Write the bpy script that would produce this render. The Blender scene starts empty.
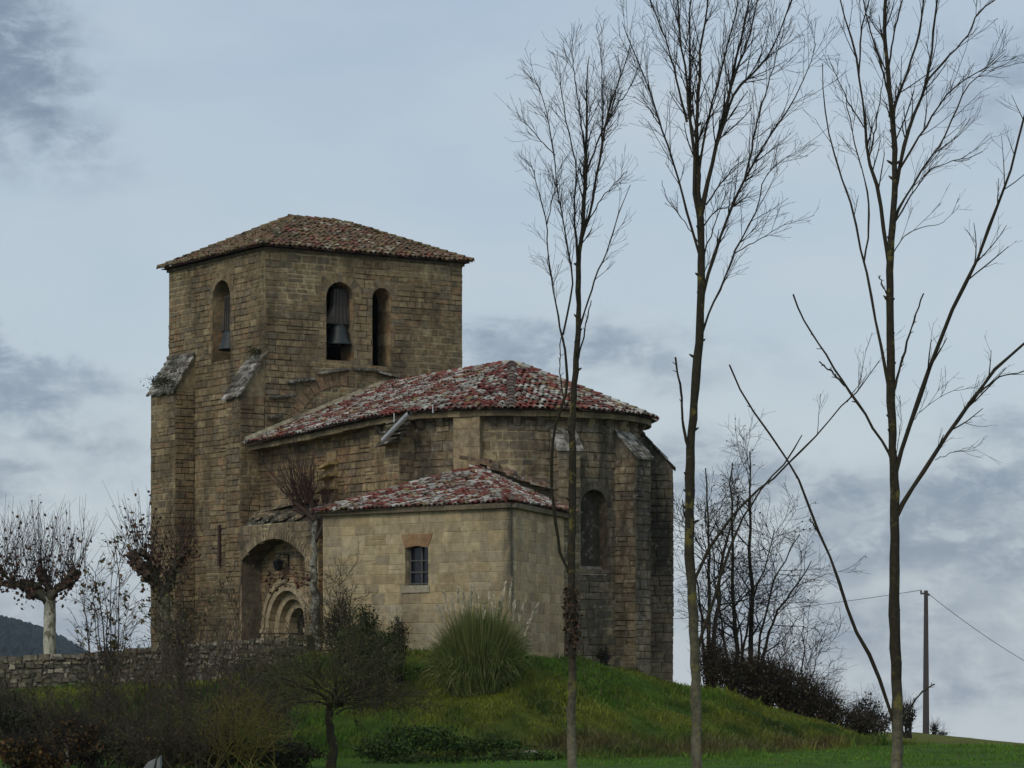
import bpy, math, random
import numpy as np
from mathutils import Vector

random.seed(7)
RNG = np.random.default_rng(11)
R_ = math.radians
F, HZ, CX = 3000.0, 660.0, 512.0          # focal length in pixels, horizon row, centre column

# ------------------------------------------------------------------ camera, world, sun
scn = bpy.context.scene
cam_d = bpy.data.cameras.new('camera')
cam = bpy.data.objects.new('camera', cam_d)
scn.collection.objects.link(cam)
cam_d.sensor_width = 36.0
cam_d.lens = 36.0 * F / 1024.0
cam_d.shift_y = (HZ - 384.0) / 1024.0
cam_d.clip_start = 0.5
cam_d.clip_end = 20000
cam.location = (0, 0, 0)
cam.rotation_euler = (R_(90), 0, 0)
scn.camera = cam
scn.render.resolution_x, scn.render.resolution_y = 1024, 768
scn.view_settings.view_transform = 'Standard'
scn.view_settings.look = 'None'
scn.view_settings.gamma = 1.0
scn.view_settings.exposure = 0.0
scn.view_settings.use_curve_mapping = False

SUN_EL, SUN_AZ = 38.0, 210.0              # sun behind the cloud, behind and left of the camera

def make_world():
    w = bpy.data.worlds.new('World')
    scn.world = w
    w.use_nodes = True
    nt = w.node_tree
    N, L = nt.nodes, nt.links
    N.clear()
    out = N.new('ShaderNodeOutputWorld')
    bg = N.new('ShaderNodeBackground')
    bg.inputs['Strength'].default_value = 0.1
    L.new(bg.outputs[0], out.inputs[0])
    sky = N.new('ShaderNodeTexSky')
    sky.sky_type = 'NISHITA'
    sky.sun_disc = False
    sky.sun_elevation = R_(SUN_EL)
    sky.sun_rotation = R_(SUN_AZ)
    tc = N.new('ShaderNodeTexCoord')
    sep = N.new('ShaderNodeSeparateXYZ')
    L.new(tc.outputs['Generated'], sep.inputs[0])

    def mth(op, a, b=None, c=None, clamp=False):
        n = N.new('ShaderNodeMath'); n.operation = op; n.use_clamp = clamp
        for i, v in enumerate((a, b, c)):
            if v is None: continue
            if isinstance(v, (int, float)): n.inputs[i].default_value = v
            else: L.new(v, n.inputs[i])
        return n.outputs[0]

    def noise(scale, sx, sy, sz, detail=6, rough=.55, dist=0.0, off=(0, 0, 0)):
        mp = N.new('ShaderNodeMapping')
        mp.inputs['Scale'].default_value = (sx, sy, sz)
        mp.inputs['Location'].default_value = off
        L.new(tc.outputs['Generated'], mp.inputs[0])
        n = N.new('ShaderNodeTexNoise')
        n.inputs['Scale'].default_value = scale
        n.inputs['Detail'].default_value = detail
        n.inputs['Roughness'].default_value = rough
        n.inputs['Distortion'].default_value = dist
        L.new(mp.outputs[0], n.inputs['Vector'])
        return n.outputs['Fac']

    def mix(f, a, b):
        n = N.new('ShaderNodeMix'); n.data_type = 'RGBA'
        if isinstance(f, (int, float)): n.inputs[0].default_value = f
        else: L.new(f, n.inputs[0])
        for i, v in ((6, a), (7, b)):
            if isinstance(v, tuple): n.inputs[i].default_value = (*v, 1)
            else: L.new(v, n.inputs[i])
        return n.outputs[2]

    # thin veil of cloud, brighter towards the horizon
    el = mth('MULTIPLY', sep.outputs['Z'], 4.6, clamp=True)
    c_low, c_mid, c_top = (5.5, 6.05, 6.4), (4.95, 5.95, 6.75), (4.2, 5.3, 6.55)
    lo = mth('MULTIPLY', el, 2.0, clamp=True)
    hi = mth('MULTIPLY_ADD', el, 2.0, -1.0, clamp=True)
    base = mix(hi, mix(lo, c_low, c_mid), c_top)
    veil = noise(9, 1.0, 1.0, 2.6, 5, .5)
    vv = mth('MULTIPLY_ADD', veil, 3.0, -1.05, clamp=True)
    base = mix(mth('MULTIPLY', vv, .5), base, (5.9, 6.5, 6.9))

    # darker cloud banks: where they lie in the sky (direction x, z) and how far they stretch
    wob = noise(38, 1, 1, 1.8, 8, .62, .4)
    wob2 = noise(38, 1, 1, 1.8, 6, .6, .4, (3.1, 1.7, .4))
    dx = mth('MULTIPLY_ADD', wob, .050, -.025)
    dz = mth('MULTIPLY_ADD', wob2, .028, -.014)
    X = mth('ADD', sep.outputs['X'], dx)
    Z = mth('ADD', sep.outputs['Z'], dz)

    def bank(px, py, rx, ry, tilt, amt):
        x0, z0 = (px - CX) / F, (HZ - py) / F
        a = mth('SUBTRACT', X, x0); b = mth('SUBTRACT', Z, z0)
        ct, st = math.cos(R_(tilt)), math.sin(R_(tilt))
        u = mth('ADD', mth('MULTIPLY', a, ct * F / rx), mth('MULTIPLY', b, st * F / rx))
        v = mth('ADD', mth('MULTIPLY', a, -st * F / ry), mth('MULTIPLY', b, ct * F / ry))
        r2 = mth('ADD', mth('MULTIPLY', u, u), mth('MULTIPLY', v, v))
        g = mth('EXPONENT', mth('MULTIPLY', r2, -1.0))
        return mth('MULTIPLY', g, amt)
    banks = [(-20, 60, 95, 62, -45, 1.7), (40, 110, 70, 30, -40, 1.0), (10, 20, 60, 40, -45, .8),
             (570, 354, 125, 24, -4, .95), (470, 340, 40, 12, 0, .4), (690, 470, 60, 28, 0, .45), (10, 400, 75, 22, -8, 1.1),
             (0, 362, 50, 13, -14, .9), (0, 485, 40, 22, 0, .8), (110, 470, 40, 22, 0, .2),
             (975, 490, 95, 26, 10, 1.2), (880, 548, 130, 26, 12, .8), (1000, 560, 90, 26, 0, .95), (840, 495, 40, 14, 14, .6),
             (800, 500, 60, 26, 12, .5), (1000, 100, 80, 48, 14, .42), (930, 650, 190, 40, 0, .38),
             (760, 600, 90, 22, 0, .4), (60, 640, 160, 60, 0, .55), (400, 480, 160, 30, 0, .3), (60, 440, 90, 14, -6, .5), (110, 390, 60, 12, -10, .45), (720, 480, 70, 26, 0, .7), (860, 620, 150, 16, 6, .55), (960, 690, 120, 18, 0, .5), (1010, 430, 60, 16, 10, .5)]
    tot = None
    for b in banks:
        g = bank(*b)
        tot = g if tot is None else mth('ADD', tot, g)
    brk = noise(60, 1, 1, 2.0, 7, .62, .3, (1, 5, 2))
    brk = mth('MULTIPLY_ADD', brk, 4.4, -1.65, clamp=True)
    tot = mth('MULTIPLY', tot, mth('MULTIPLY_ADD', brk, 1.15, .32))
    tot = mth('SUBTRACT', 1.0, mth('EXPONENT', mth('MULTIPLY', tot, -1.15)), clamp=True)
    col = mix(tot, base, (2.0, 2.6, 3.55))
    # a bright seam of light between the low banks
    fin = mix(.92, sky.outputs[0], col)
    L.new(fin, bg.inputs['Color'])
make_world()

sun_d = bpy.data.lights.new('sun', 'SUN')
sun_d.energy = 1.1
sun_d.angle = R_(20)
sun_d.color = (1.0, .93, .82)
sun = bpy.data.objects.new('sun', sun_d)
scn.collection.objects.link(sun)
_az = R_(SUN_AZ)
_sd = Vector((math.sin(_az) * math.cos(R_(SUN_EL)), math.cos(_az) * math.cos(R_(SUN_EL)), math.sin(R_(SUN_EL))))
sun.rotation_euler = (-_sd).to_track_quat('-Z', 'Y').to_euler()
sun.location = _sd * 200

# ------------------------------------------------------------------ helpers
def at(px, py, Y):
    """the world point seen in column px, row py at distance Y"""
    return np.array(((px - CX) / F * Y, Y, (HZ - py) / F * Y))

class MB:
    """collects geometry for ONE mesh object; every face carries its own material colour"""
    def __init__(self):
        self.v, self.f, self.nv = [], [], 0        # f: (index array (M,k), colours (M,3), material, smooth)
        self.pv = []                                # single polygons
        self.pp = {}
    def arr(self, V, Fc, col, mat=0, smooth=False):
        V = np.asarray(V, float).reshape(-1, 3); Fc = np.asarray(Fc, int)
        col = np.broadcast_to(np.asarray(col, float), (len(Fc), 3))
        self.f.append((Fc + self.nv, col, mat, smooth)); self.v.append(V); self.nv += len(V)
    def poly(self, pts, col, mat=0, smooth=False):
        i0 = self.nv + len(self.pv)
        self.pv.extend([tuple(p) for p in pts])
        self.pp.setdefault((len(pts), mat, smooth), []).append((i0 - self.nv, tuple(col)))
    def flush(self):
        if not self.pv: return
        V = np.array(self.pv, float)
        for (k, mat, sm), lst in self.pp.items():
            st = np.array([a for a, _ in lst]); cl = np.array([c for _, c in lst])
            self.f.append((st[:, None] + np.arange(k)[None] + self.nv, cl, mat, sm))
        self.v.append(V); self.nv += len(V); self.pv = []; self.pp = {}
    def block(self, c8, col, mat=0):
        """8 corners: 4 of one end then the 4 facing ones"""
        a, b, c, d, e, f, g, h = c8
        for q in ((a, d, c, b), (e, f, g, h), (a, b, f, e), (b, c, g, f), (c, d, h, g), (d, a, e, h)):
            self.poly(q, col, mat)
    def box(self, x0, x1, y0, y1, z0, z1, col, T=None, mat=0):
        P = [(x0, y0, z0), (x1, y0, z0), (x1, y1, z0), (x0, y1, z0), (x0, y0, z1), (x1, y0, z1), (x1, y1, z1), (x0, y1, z1)]
        if T: P = [T(*p) for p in P]
        self.block(P, col, mat)
    def build(self, name, mats, parent=None, origin=None):
        self.flush()
        V = np.concatenate(self.v) if self.v else np.zeros((0, 3))
        root = parent
        while root is not None and root.parent is not None: root = root.parent
        loc = np.zeros(3)
        if root is not None: loc = np.array(root.location)
        elif origin is not None: loc = np.array(origin, float)
        V = V - loc
        me = bpy.data.meshes.new(name)
        me.vertices.add(len(V)); me.vertices.foreach_set('co', V.ravel())
        nl = sum(a.size for a, _, _, _ in self.f); npol = sum(len(a) for a, _, _, _ in self.f)
        me.loops.add(nl); me.polygons.add(npol)
        li = np.concatenate([a.ravel() for a, _, _, _ in self.f])
        tot = np.concatenate([np.full(len(a), a.shape[1]) for a, _, _, _ in self.f])
        st = np.concatenate([[0], np.cumsum(tot)[:-1]])
        me.loops.foreach_set('vertex_index', li.astype(np.int32))
        me.polygons.foreach_set('loop_start', st.astype(np.int32))
        me.polygons.foreach_set('material_index', np.concatenate([np.full(len(a), m) for a, _, m, _ in self.f]).astype(np.int32))
        me.polygons.foreach_set('use_smooth', np.concatenate([np.full(len(a), s) for a, _, _, s in self.f]).astype(bool))
        if not isinstance(mats, (list, tuple)): mats = [mats]
        for m in mats: me.materials.append(m)
        me.update(calc_edges=True)
        at_ = me.attributes.new('tint', 'FLOAT_COLOR', 'FACE')
        C = np.concatenate([c for _, c, _, _ in self.f])
        at_.data.foreach_set('color', np.concatenate([np.clip(C, 0, 1), np.ones((len(C), 1))], 1).ravel())
        o = bpy.data.objects.new(name, me)
        scn.collection.objects.link(o)
        if parent is not None:
            o.parent = parent
        elif origin is not None:
            o.location = loc
        return o

def tag(o, label, cat, group=None, kind=None):
    o['label'] = label; o['category'] = cat
    if group: o['group'] = group
    if kind: o['kind'] = kind
    return o

def thing(name, loc, label, cat, group=None):
    o = bpy.data.objects.new(name, None)
    o.empty_display_size = .3
    o.location = [float(a) for a in loc]
    scn.collection.objects.link(o)
    return tag(o, label, cat, group)

def tubes(mb, P, Rd, sides=4, col=(.05, .04, .03), mat=0):
    P = np.asarray(P, float); Rd = np.asarray(Rd, float)
    if P.ndim == 2: P = P[None]; Rd = Rd[None]
    N_, K, _ = P.shape
    if N_ == 0: return
    T = np.gradient(P, axis=1); T /= np.linalg.norm(T, axis=2, keepdims=True) + 1e-9
    ref = np.array((.31, .93, .19)); ref /= np.linalg.norm(ref)
    A = np.cross(T, ref); A /= np.linalg.norm(A, axis=2, keepdims=True) + 1e-9
    B = np.cross(T, A)
    th = np.arange(sides) / sides * 2 * np.pi
    V = P[:, :, None] + Rd[:, :, None, None] * (A[:, :, None] * np.cos(th)[None, None, :, None] + B[:, :, None] * np.sin(th)[None, None, :, None])
    idx = np.arange(N_ * K * sides).reshape(N_, K, sides)
    nx = np.roll(idx, -1, 2)
    q = np.stack([idx[:, :-1], nx[:, :-1], nx[:, 1:], idx[:, 1:]], -1).reshape(-1, 4)
    col = np.asarray(col, float)
    if col.ndim == 2: col = np.repeat(col, (K - 1) * sides, 0)
    mb.arr(V, q, col, mat, True)

def catmull(pts, K):
    p = np.asarray(pts, float)
    if len(p) == 2:
        t = np.linspace(0, 1, K)[:, None]; return p[0] * (1 - t) + p[1] * t
    q = np.vstack([2 * p[0] - p[1], p, 2 * p[-1] - p[-2]])
    seg = np.linalg.norm(np.diff(p, axis=0), axis=1); cum = np.concatenate([[0], np.cumsum(seg)])
    out = []
    for s in np.linspace(0, cum[-1], K):
        i = min(int(np.searchsorted(cum, s, 'right')) - 1, len(p) - 2)
        t = (s - cum[i]) / max(seg[i], 1e-9)
        a, b, c, d = q[i], q[i + 1], q[i + 2], q[i + 3]
        out.append(.5 * ((2 * b) + (c - a) * t + (2 * a - 5 * b + 4 * c - d) * t ** 2 + (3 * b - a - 3 * c + d) * t ** 3))
    return np.array(out)

def grow(P, Rd, n, rng, t0=.25, t1=1.0, ang=(22, 48), ln=(.25, .5), K=4, up=.25, rr=.55, wob=.12, lmin=.0, lmax=9., absl=None, tip=.35):
    """child shoots along the parents (N,K,3); returns (M,K,3),(M,K)"""
    P = np.asarray(P, float); Rd = np.asarray(Rd, float)
    N_, Kp, _ = P.shape
    if N_ == 0: return np.zeros((0, K, 3)), np.zeros((0, K))
    L_ = np.linalg.norm(np.diff(P, axis=1), axis=2).sum(1)
    nn = np.full(N_, n) if np.isscalar(n) else np.asarray(n)
    pid = np.repeat(np.arange(N_), nn)
    M = len(pid)
    t = rng.uniform(t0, t1, M)
    f = t * (Kp - 1); i = np.minimum(f.astype(int), Kp - 2); w = (f - i)[:, None]
    base = P[pid, i] * (1 - w) + P[pid, i + 1] * w
    tan = P[pid, i + 1] - P[pid, i]; tan /= np.linalg.norm(tan, axis=1, keepdims=True) + 1e-9
    r0 = (Rd[pid, i] * (1 - w[:, 0]) + Rd[pid, i + 1] * w[:, 0]) * rr
    rv = rng.normal(size=(M, 3)); pr = rv - (rv * tan).sum(1, keepdims=True) * tan
    pr /= np.linalg.norm(pr, axis=1, keepdims=True) + 1e-9
    an = np.radians(rng.uniform(ang[0], ang[1], M))[:, None]
    d = tan * np.cos(an) + pr * np.sin(an)
    if absl is not None: ll = rng.uniform(absl[0], absl[1], M)
    else: ll = np.clip(L_[pid] * rng.uniform(ln[0], ln[1], M) * (1.15 - .6 * t), lmin, lmax)
    pts = [base]; step = (ll / (K - 1))[:, None]
    for k in range(K - 1):
        pts.append(pts[-1] + d * step)
        d = d + rng.normal(size=(M, 3)) * wob + np.array((0, 0, up)) / (K - 1)
        d /= np.linalg.norm(d, axis=1, keepdims=True)
    C = np.stack(pts, 1)
    rad = r0[:, None] * np.linspace(1, tip, K)[None]
    return C, rad

def leaves(mb, pts, size, rng, col, jit=.3, mat=0, droop=0.0):
    """small folded leaf faces at the points"""
    M = len(pts)
    if M == 0: return
    a = rng.normal(size=(M, 3)); a[:, 2] -= droop; a /= np.linalg.norm(a, axis=1, keepdims=True)
    b = rng.normal(size=(M, 3)); b -= (a * b).sum(1, keepdims=True) * a; b /= np.linalg.norm(b, axis=1, keepdims=True)
    n = np.cross(a, b)
    s = (size * rng.uniform(.6, 1.3, M))[:, None]
    p = np.asarray(pts)
    V = np.stack([p, p + a * s * .5 + b * s * .36 + n * s * .1, p + a * s, p + a * s * .5 - b * s * .36 + n * s * .1], 1)
    c = np.asarray(col, float)
    if c.ndim == 2: c = c[rng.integers(0, len(c), M)]
    c = c * (1 + jit * rng.uniform(-1, 1, (M, 1)))
    mb.arr(V, np.arange(M * 4).reshape(M, 4), c, mat)

# ------------------------------------------------------------------ materials
def nodes_of(name):
    m = bpy.data.materials.new(name); m.use_nodes = True
    nt = m.node_tree; N, L = nt.nodes, nt.links
    bs = next(n for n in N if n.type == 'BSDF_PRINCIPLED')
    return m, N, L, bs

def surf(name, rough=.9, grain=8.0, gamt=.45, bump=.35, bscale=14., stain=0.0, sscale=.5, scol=(.035, .032, .026), lichen=0.0, lcol=(.5, .5, .45), lscale=3., spec=.2, zsq=.35, big=0.0, two=False, s0=.47, s1=.68):
    """colour of each face times fine grain, with stains and lichen of their own shape"""
    m, N, L, bs = nodes_of(name)
    bs.inputs['Roughness'].default_value = rough
    bs.inputs['Specular IOR Level'].default_value = spec
    at_ = N.new('ShaderNodeAttribute'); at_.attribute_name = 'tint'
    geo = N.new('ShaderNodeNewGeometry')
    def noise(scale, det=5, rg=.6, vec=None):
        n = N.new('ShaderNodeTexNoise'); n.inputs['Scale'].default_value = scale
        n.inputs['Detail'].default_value = det; n.inputs['Roughness'].default_value = rg
        L.new(vec or geo.outputs['Position'], n.inputs['Vector']); return n.outputs['Fac']
    def ramp(fac, lo, hi):
        n = N.new('ShaderNodeMapRange'); n.clamp = True
        n.inputs['From Min'].default_value = lo; n.inputs['From Max'].default_value = hi
        L.new(fac, n.inputs['Value']); return n.outputs[0]
    def mixc(f, a, b, blend='MIX'):
        n = N.new('ShaderNodeMix'); n.data_type = 'RGBA'; n.blend_type = blend
        if isinstance(f, float): n.inputs[0].default_value = f
        else: L.new(f, n.inputs[0])
        for i, v in ((6, a), (7, b)):
            if isinstance(v, tuple): n.inputs[i].default_value = (*v, 1)
            else: L.new(v, n.inputs[i])
        return n.outputs[2]
    def mul(a, k):
        n = N.new('ShaderNodeMath'); n.operation = 'MULTIPLY'; L.new(a, n.inputs[0]); n.inputs[1].default_value = k
        return n.outputs[0]
    g = noise(grain, 6, .65)
    gr = N.new('ShaderNodeMapRange'); gr.inputs['From Min'].default_value = .25; gr.inputs['From Max'].default_value = .75
    gr.inputs['To Min'].default_value = 1 - gamt; gr.inputs['To Max'].default_value = 1 + gamt
    L.new(g, gr.inputs['Value'])
    vm = N.new('ShaderNodeVectorMath'); vm.operation = 'SCALE'
    L.new(at_.outputs['Color'], vm.inputs[0]); L.new(gr.outputs[0], vm.inputs['Scale'])
    col = vm.outputs[0]
    if big:
        b = ramp(noise(.22, 3, .5), .35, .65)
        col = mixc(mul(b, big), col, (.20, .17, .12))
    if stain:
        mp = N.new('ShaderNodeMapping'); mp.inputs['Scale'].default_value = (1, 1, zsq)
        L.new(geo.outputs['Position'], mp.inputs[0])
        s = ramp(noise(sscale, 7, .62, mp.outputs[0]), s0, s1)
        col = mixc(mul(s, stain), col, scol)
    if lichen:
        l = ramp(noise(lscale, 8, .7), .56, .64)
        col = mixc(mul(l, lichen), col, lcol)
    L.new(col, bs.inputs['Base Color'])
    if bump:
        bp = N.new('ShaderNodeBump'); bp.inputs['Strength'].default_value = bump; bp.inputs['Distance'].default_value = .03
        L.new(noise(bscale, 6, .6), bp.inputs['Height']); L.new(bp.outputs[0], bs.inputs['Normal'])
    return m

M_TOWER = surf('tower_stone', grain=5, gamt=.6, bump=.6, stain=.72, sscale=.9, scol=(.05, .040, .025), lichen=.4, lcol=(.36, .29, .15), lscale=3.2)
M_NAVE = surf('nave_stone', grain=5, gamt=.6, bump=.6, stain=.75, sscale=1.0, scol=(.05, .04, .027), lichen=.25, lcol=(.4, .35, .22), lscale=3.5)
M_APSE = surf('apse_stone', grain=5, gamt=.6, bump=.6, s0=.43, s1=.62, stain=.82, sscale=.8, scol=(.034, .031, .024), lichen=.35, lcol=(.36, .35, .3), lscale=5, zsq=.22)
M_SACR = surf('sacristy_stone', grain=5, stain=.5, sscale=.7, scol=(.13, .10, .055), lichen=.25, lcol=(.44, .37, .24), gamt=.35, bump=.5)
M_CAP = surf('lichened_slabs', grain=5, gamt=.6, bump=.6, s0=.42, s1=.58, stain=.85, sscale=2.4, scol=(.05, .046, .034), lichen=.7, lcol=(.5, .5, .45), lscale=5, zsq=1)
M_TILE = surf('clay_tiles', rough=.85, grain=12, gamt=.45, bump=.25, stain=.65, sscale=1.3, scol=(.06, .042, .032), lichen=.75, lcol=(.38, .365, .32), lscale=2.6, zsq=1)
M_TTILE = surf('old_clay_tiles', rough=.9, grain=10, gamt=.45, bump=.25, stain=.75, sscale=1.2, scol=(.06, .05, .03), lichen=.35, lcol=(.3, .27, .2), lscale=7, zsq=1)
M_DARK = surf('dark_interior', gamt=.2, bump=0)
M_WOOD = surf('weathered_wood', grain=20, gamt=.4)
M_IRON = surf('iron', rough=.6, grain=20, gamt=.4, bump=.1, spec=.4)
M_BRONZE = surf('bell_bronze', rough=.55, grain=12, gamt=.35, bump=.1, spec=.5)
M_PIPE = surf('zinc_pipe', rough=.45, grain=6, gamt=.15, bump=0, spec=.5)
M_BARK = surf('ash_bark', grain=16, gamt=.5, bump=.5, bscale=25, lichen=.6, lcol=(.20, .17, .04), lscale=4, stain=.55, sscale=5, scol=(.03, .026, .02))
M_TWIG = surf('twigs', grain=10, gamt=.3, bump=0)
M_PLANE = surf('plane_bark', grain=5, gamt=.4, bump=.3, stain=.85, sscale=4, s0=.5, s1=.56, scol=(.12, .105, .065), zsq=.6)
M_LEAF = surf('leaves', rough=.75, grain=6, gamt=.3, bump=0)
M_GRASS = surf('grass_blades', rough=.8, grain=.6, gamt=.45, bump=0)
M_WALL = surf('rubble_stone', stain=.7, sscale=1.2, scol=(.04, .038, .028), lichen=.4, lcol=(.42, .42, .36), lscale=5)
M_CONC = surf('concrete', gamt=.2, bump=.1)
M_FOREST = surf('forest', grain=.05, gamt=.5, bump=0)

def streak(m, x, y, r0, r1, z0, z1):
    """black weather streak that runs down a corner of the stonework at x, y"""
    N, L = m.node_tree.nodes, m.node_tree.links
    bs = next(n for n in N if n.type == 'BSDF_PRINCIPLED')
    src = bs.inputs['Base Color'].links[0].from_socket
    geo = N.new('ShaderNodeNewGeometry')
    mp = N.new('ShaderNodeMapping'); mp.inputs['Location'].default_value = (-x, -y, 0); mp.inputs['Scale'].default_value = (1, 1, 0)
    L.new(geo.outputs['Position'], mp.inputs[0])
    ln = N.new('ShaderNodeVectorMath'); ln.operation = 'LENGTH'; L.new(mp.outputs[0], ln.inputs[0])
    m2 = N.new('ShaderNodeMapping'); m2.inputs['Scale'].default_value = (2.2, 2.2, .7); L.new(geo.outputs['Position'], m2.inputs[0])
    no = N.new('ShaderNodeTexNoise'); no.inputs['Scale'].default_value = 1.6; no.inputs['Detail'].default_value = 7; no.inputs['Roughness'].default_value = .65; L.new(m2.outputs[0], no.inputs['Vector'])
    add = N.new('ShaderNodeMath'); add.operation = 'MULTIPLY_ADD'; L.new(no.outputs['Fac'], add.inputs[0]); add.inputs[1].default_value = -.9; L.new(ln.outputs['Value'], add.inputs[2])
    mr = N.new('ShaderNodeMapRange'); mr.inputs['From Min'].default_value = r1 - .45; mr.inputs['From Max'].default_value = r0 - .45; L.new(add.outputs[0], mr.inputs['Value'])
    sp = N.new('ShaderNodeSeparateXYZ'); L.new(geo.outputs['Position'], sp.inputs[0])
    zr = N.new('ShaderNodeMapRange'); zr.inputs['From Min'].default_value = z0; zr.inputs['From Max'].default_value = z1; zr.inputs['To Min'].default_value = .25; zr.inputs['To Max'].default_value = .85; L.new(sp.outputs['Z'], zr.inputs['Value'])
    mu = N.new('ShaderNodeMath'); mu.operation = 'MULTIPLY'; L.new(mr.outputs[0], mu.inputs[0]); L.new(zr.outputs[0], mu.inputs[1])
    mx = N.new('ShaderNodeMix'); mx.data_type = 'RGBA'; L.new(mu.outputs[0], mx.inputs[0]); L.new(src, mx.inputs[6]); mx.inputs[7].default_value = (.05, .047, .04, 1)
    L.new(mx.outputs[2], bs.inputs['Base Color'])
streak(M_SACR, -.03, 90.9, .02, .42, .8, 2.6)

def glass_mat():
    m, N, L, bs = nodes_of('window_glass')
    bs.inputs['Base Color'].default_value = (.012, .014, .02, 1); bs.inputs['Roughness'].default_value = .15
    bs.inputs['Specular IOR Level'].default_value = .5
    return m
M_GLASS = glass_mat()

# ------------------------------------------------------------------ ground
GX = np.array((-40, -22, -10, -6.5, -3, 0, 2, 4, 5.5, 7, 9, 11.5, 14, 20, 60.))
G_YT = np.array((106, 103, 100.5, 95.5, 92.5, 90.4, 93, 95.5, 97, 98, 98.5, 99, 100, 102, 110))
G_ZT = np.array((-1.3, -1.1, -.8, .1, .2, .15, -.02, -.45, -.85, -1.1, -1.75, -2.6, -2.95, -3.05, -3.1))
G_YF = np.array((84, 84, 83.5, 83, 82.7, 82.7, 83, 84, 85, 87, 90.5, 95, 98, 100, 104.))

def bumps(X, Y):
    return (.5 * np.sin(X * .9 + 1.3 * np.sin(Y * .5)) + .5 * np.sin(Y * 1.1 + 1.7 * np.sin(X * .6) + 2)
            + .4 * np.sin(X * 2.3 + Y * 1.9 + 1) + .3 * np.sin(X * 3.7 - Y * 3.1) + .2 * np.sin(5.3 * X + 4.1 * Y))

def ground_z(X, Y):
    X = np.asarray(X, float); Y = np.asarray(Y, float)
    near = np.interp(Y, (-60, 6, 30, 60, 82, 95), (-1.7, -1.65, -2.35, -2.6, -2.7, -2.72))
    far = np.interp(Y, (95, 130, 169, 178, 260, 700, 1900), (-2.72, -3.3, -4.06, -4.3, -8.2, -30, -95))
    field = np.where(Y < 95, near, far) - .1 * np.clip(X * 169 / np.maximum(Y, 30) - 22.5, 0, 60) * (Y / 169) * np.clip((Y - 92) / 30, 0, 1)
    yt, zt, yf = np.interp(X, GX, G_YT), np.interp(X, GX, G_ZT), np.interp(X, GX, G_YF)
    s = np.clip((Y - yf) / (yt - yf), 0, 1)
    p = .55 * s + .45 * s * s * (3 - 2 * s)
    back = np.clip((Y - 112) / 40, 0, 1); back = back * back * (3 - 2 * back)
    top = zt - .012 * np.clip(Y - yt, 0, 40)
    side = np.clip((X + 60) / 30, 0, 1) * np.clip((30 - X) / 14, 0, 1)
    wgt = p * (1 - back) * side
    z = field + (top - field) * wgt
    inner = np.clip(1 - s, 0, 1)
    return z + .085 * bumps(X, Y) * np.clip(s * 6, .15, 1) * np.clip(inner * 4, .2, 1)

def spread(lo, hi, fine0, fine1, step, grow_=1.22):
    a = list(np.arange(fine0, fine1 + 1e-6, step)); d = step
    while a[-1] < hi: d *= grow_; a.append(a[-1] + d)
    d = step
    while a[0] > lo: d *= grow_; a.insert(0, a[0] - d)
    return np.array(a)

def ground_mat():
    m, N, L, bs = nodes_of('turf')
    bs.inputs['Roughness'].default_value = .95; bs.inputs['Specular IOR Level'].default_value = .1
    geo = N.new('ShaderNodeNewGeometry')
    at_ = N.new('ShaderNodeAttribute'); at_.attribute_name = 'tint'
    n = N.new('ShaderNodeTexNoise'); n.inputs['Scale'].default_value = 1.3; n.inputs['Detail'].default_value = 8; n.inputs['Roughness'].default_value = .7
    L.new(geo.outputs['Position'], n.inputs['Vector'])
    mr = N.new('ShaderNodeMapRange'); mr.inputs['From Min'].default_value = .3; mr.inputs['From Max'].default_value = .7
    mr.inputs['To Min'].default_value = .55; mr.inputs['To Max'].default_value = 1.45
    L.new(n.outputs['Fac'], mr.inputs['Value'])
    vm = N.new('ShaderNodeVectorMath'); vm.operation = 'SCALE'
    L.new(at_.outputs['Color'], vm.inputs[0]); L.new(mr.outputs[0], vm.inputs['Scale'])
    L.new(vm.outputs[0], bs.inputs['Base Color'])
    bp = N.new('ShaderNodeBump'); bp.inputs['Strength'].default_value = .6; bp.inputs['Distance'].default_value = .1
    n2 = N.new('ShaderNodeTexNoise'); n2.inputs['Scale'].default_value = 9; n2.inputs['Detail'].default_value = 6
    L.new(geo.outputs['Position'], n2.inputs['Vector'])
    L.new(n2.outputs['Fac'], bp.inputs['Height']); L.new(bp.outputs[0], bs.inputs['Normal'])
    return m
M_TURF = ground_mat()

def bank_s(X, Y):
    yt, yf = np.interp(X, GX, G_YT), np.interp(X, GX, G_YF)
    return (Y - yf) / (yt - yf)

def turf_colour(X, Y):
    X = np.asarray(X, float); Y = np.asarray(Y, float)
    s = bank_s(X, Y)
    b = bumps(X * .55 + 3, Y * .7)
    green = np.array((.042, .080, .009)); olive = np.array((.085, .096, .012)); dark = np.array((.022, .042, .007))
    fieldc = np.array((.056, .112, .012)); brown = np.array((.060, .043, .020)); fieldo = np.array((.12, .125, .018))
    w1 = np.clip(.5 + .9 * b, 0, 1)[..., None]
    c = green * (1 - w1) + olive * w1
    w2 = np.clip(-.35 + 1.1 * bumps(X * .8 + 9, Y * .5 + 4), 0, 1)[..., None]
    c = c * (1 - w2) + dark * w2
    strip = np.exp(-((s - .07 - .04 * bumps(X * .9, Y)) / .13) ** 2)[..., None] * np.clip((X + 2) / 4, 0, 1)[..., None] * np.clip((12 - X) / 2, 0, 1)[..., None]
    c = c * (1 - .85 * strip) + brown * .85 * strip
    fm = np.clip(-s * 7 - .25 + .55 * bumps(X * 1.3, Y * 1.6), 0, 1)[..., None]
    fo = np.clip((Y - 100) / 15, 0, 1)[..., None]
    fc = fieldc * (1 - fo) + fieldo * fo
    right = np.clip((X - 12.5) / 2.5, 0, 1)[..., None]
    fm = np.maximum(fm, right)
    return c * (1 - fm) + fc * fm

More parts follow.
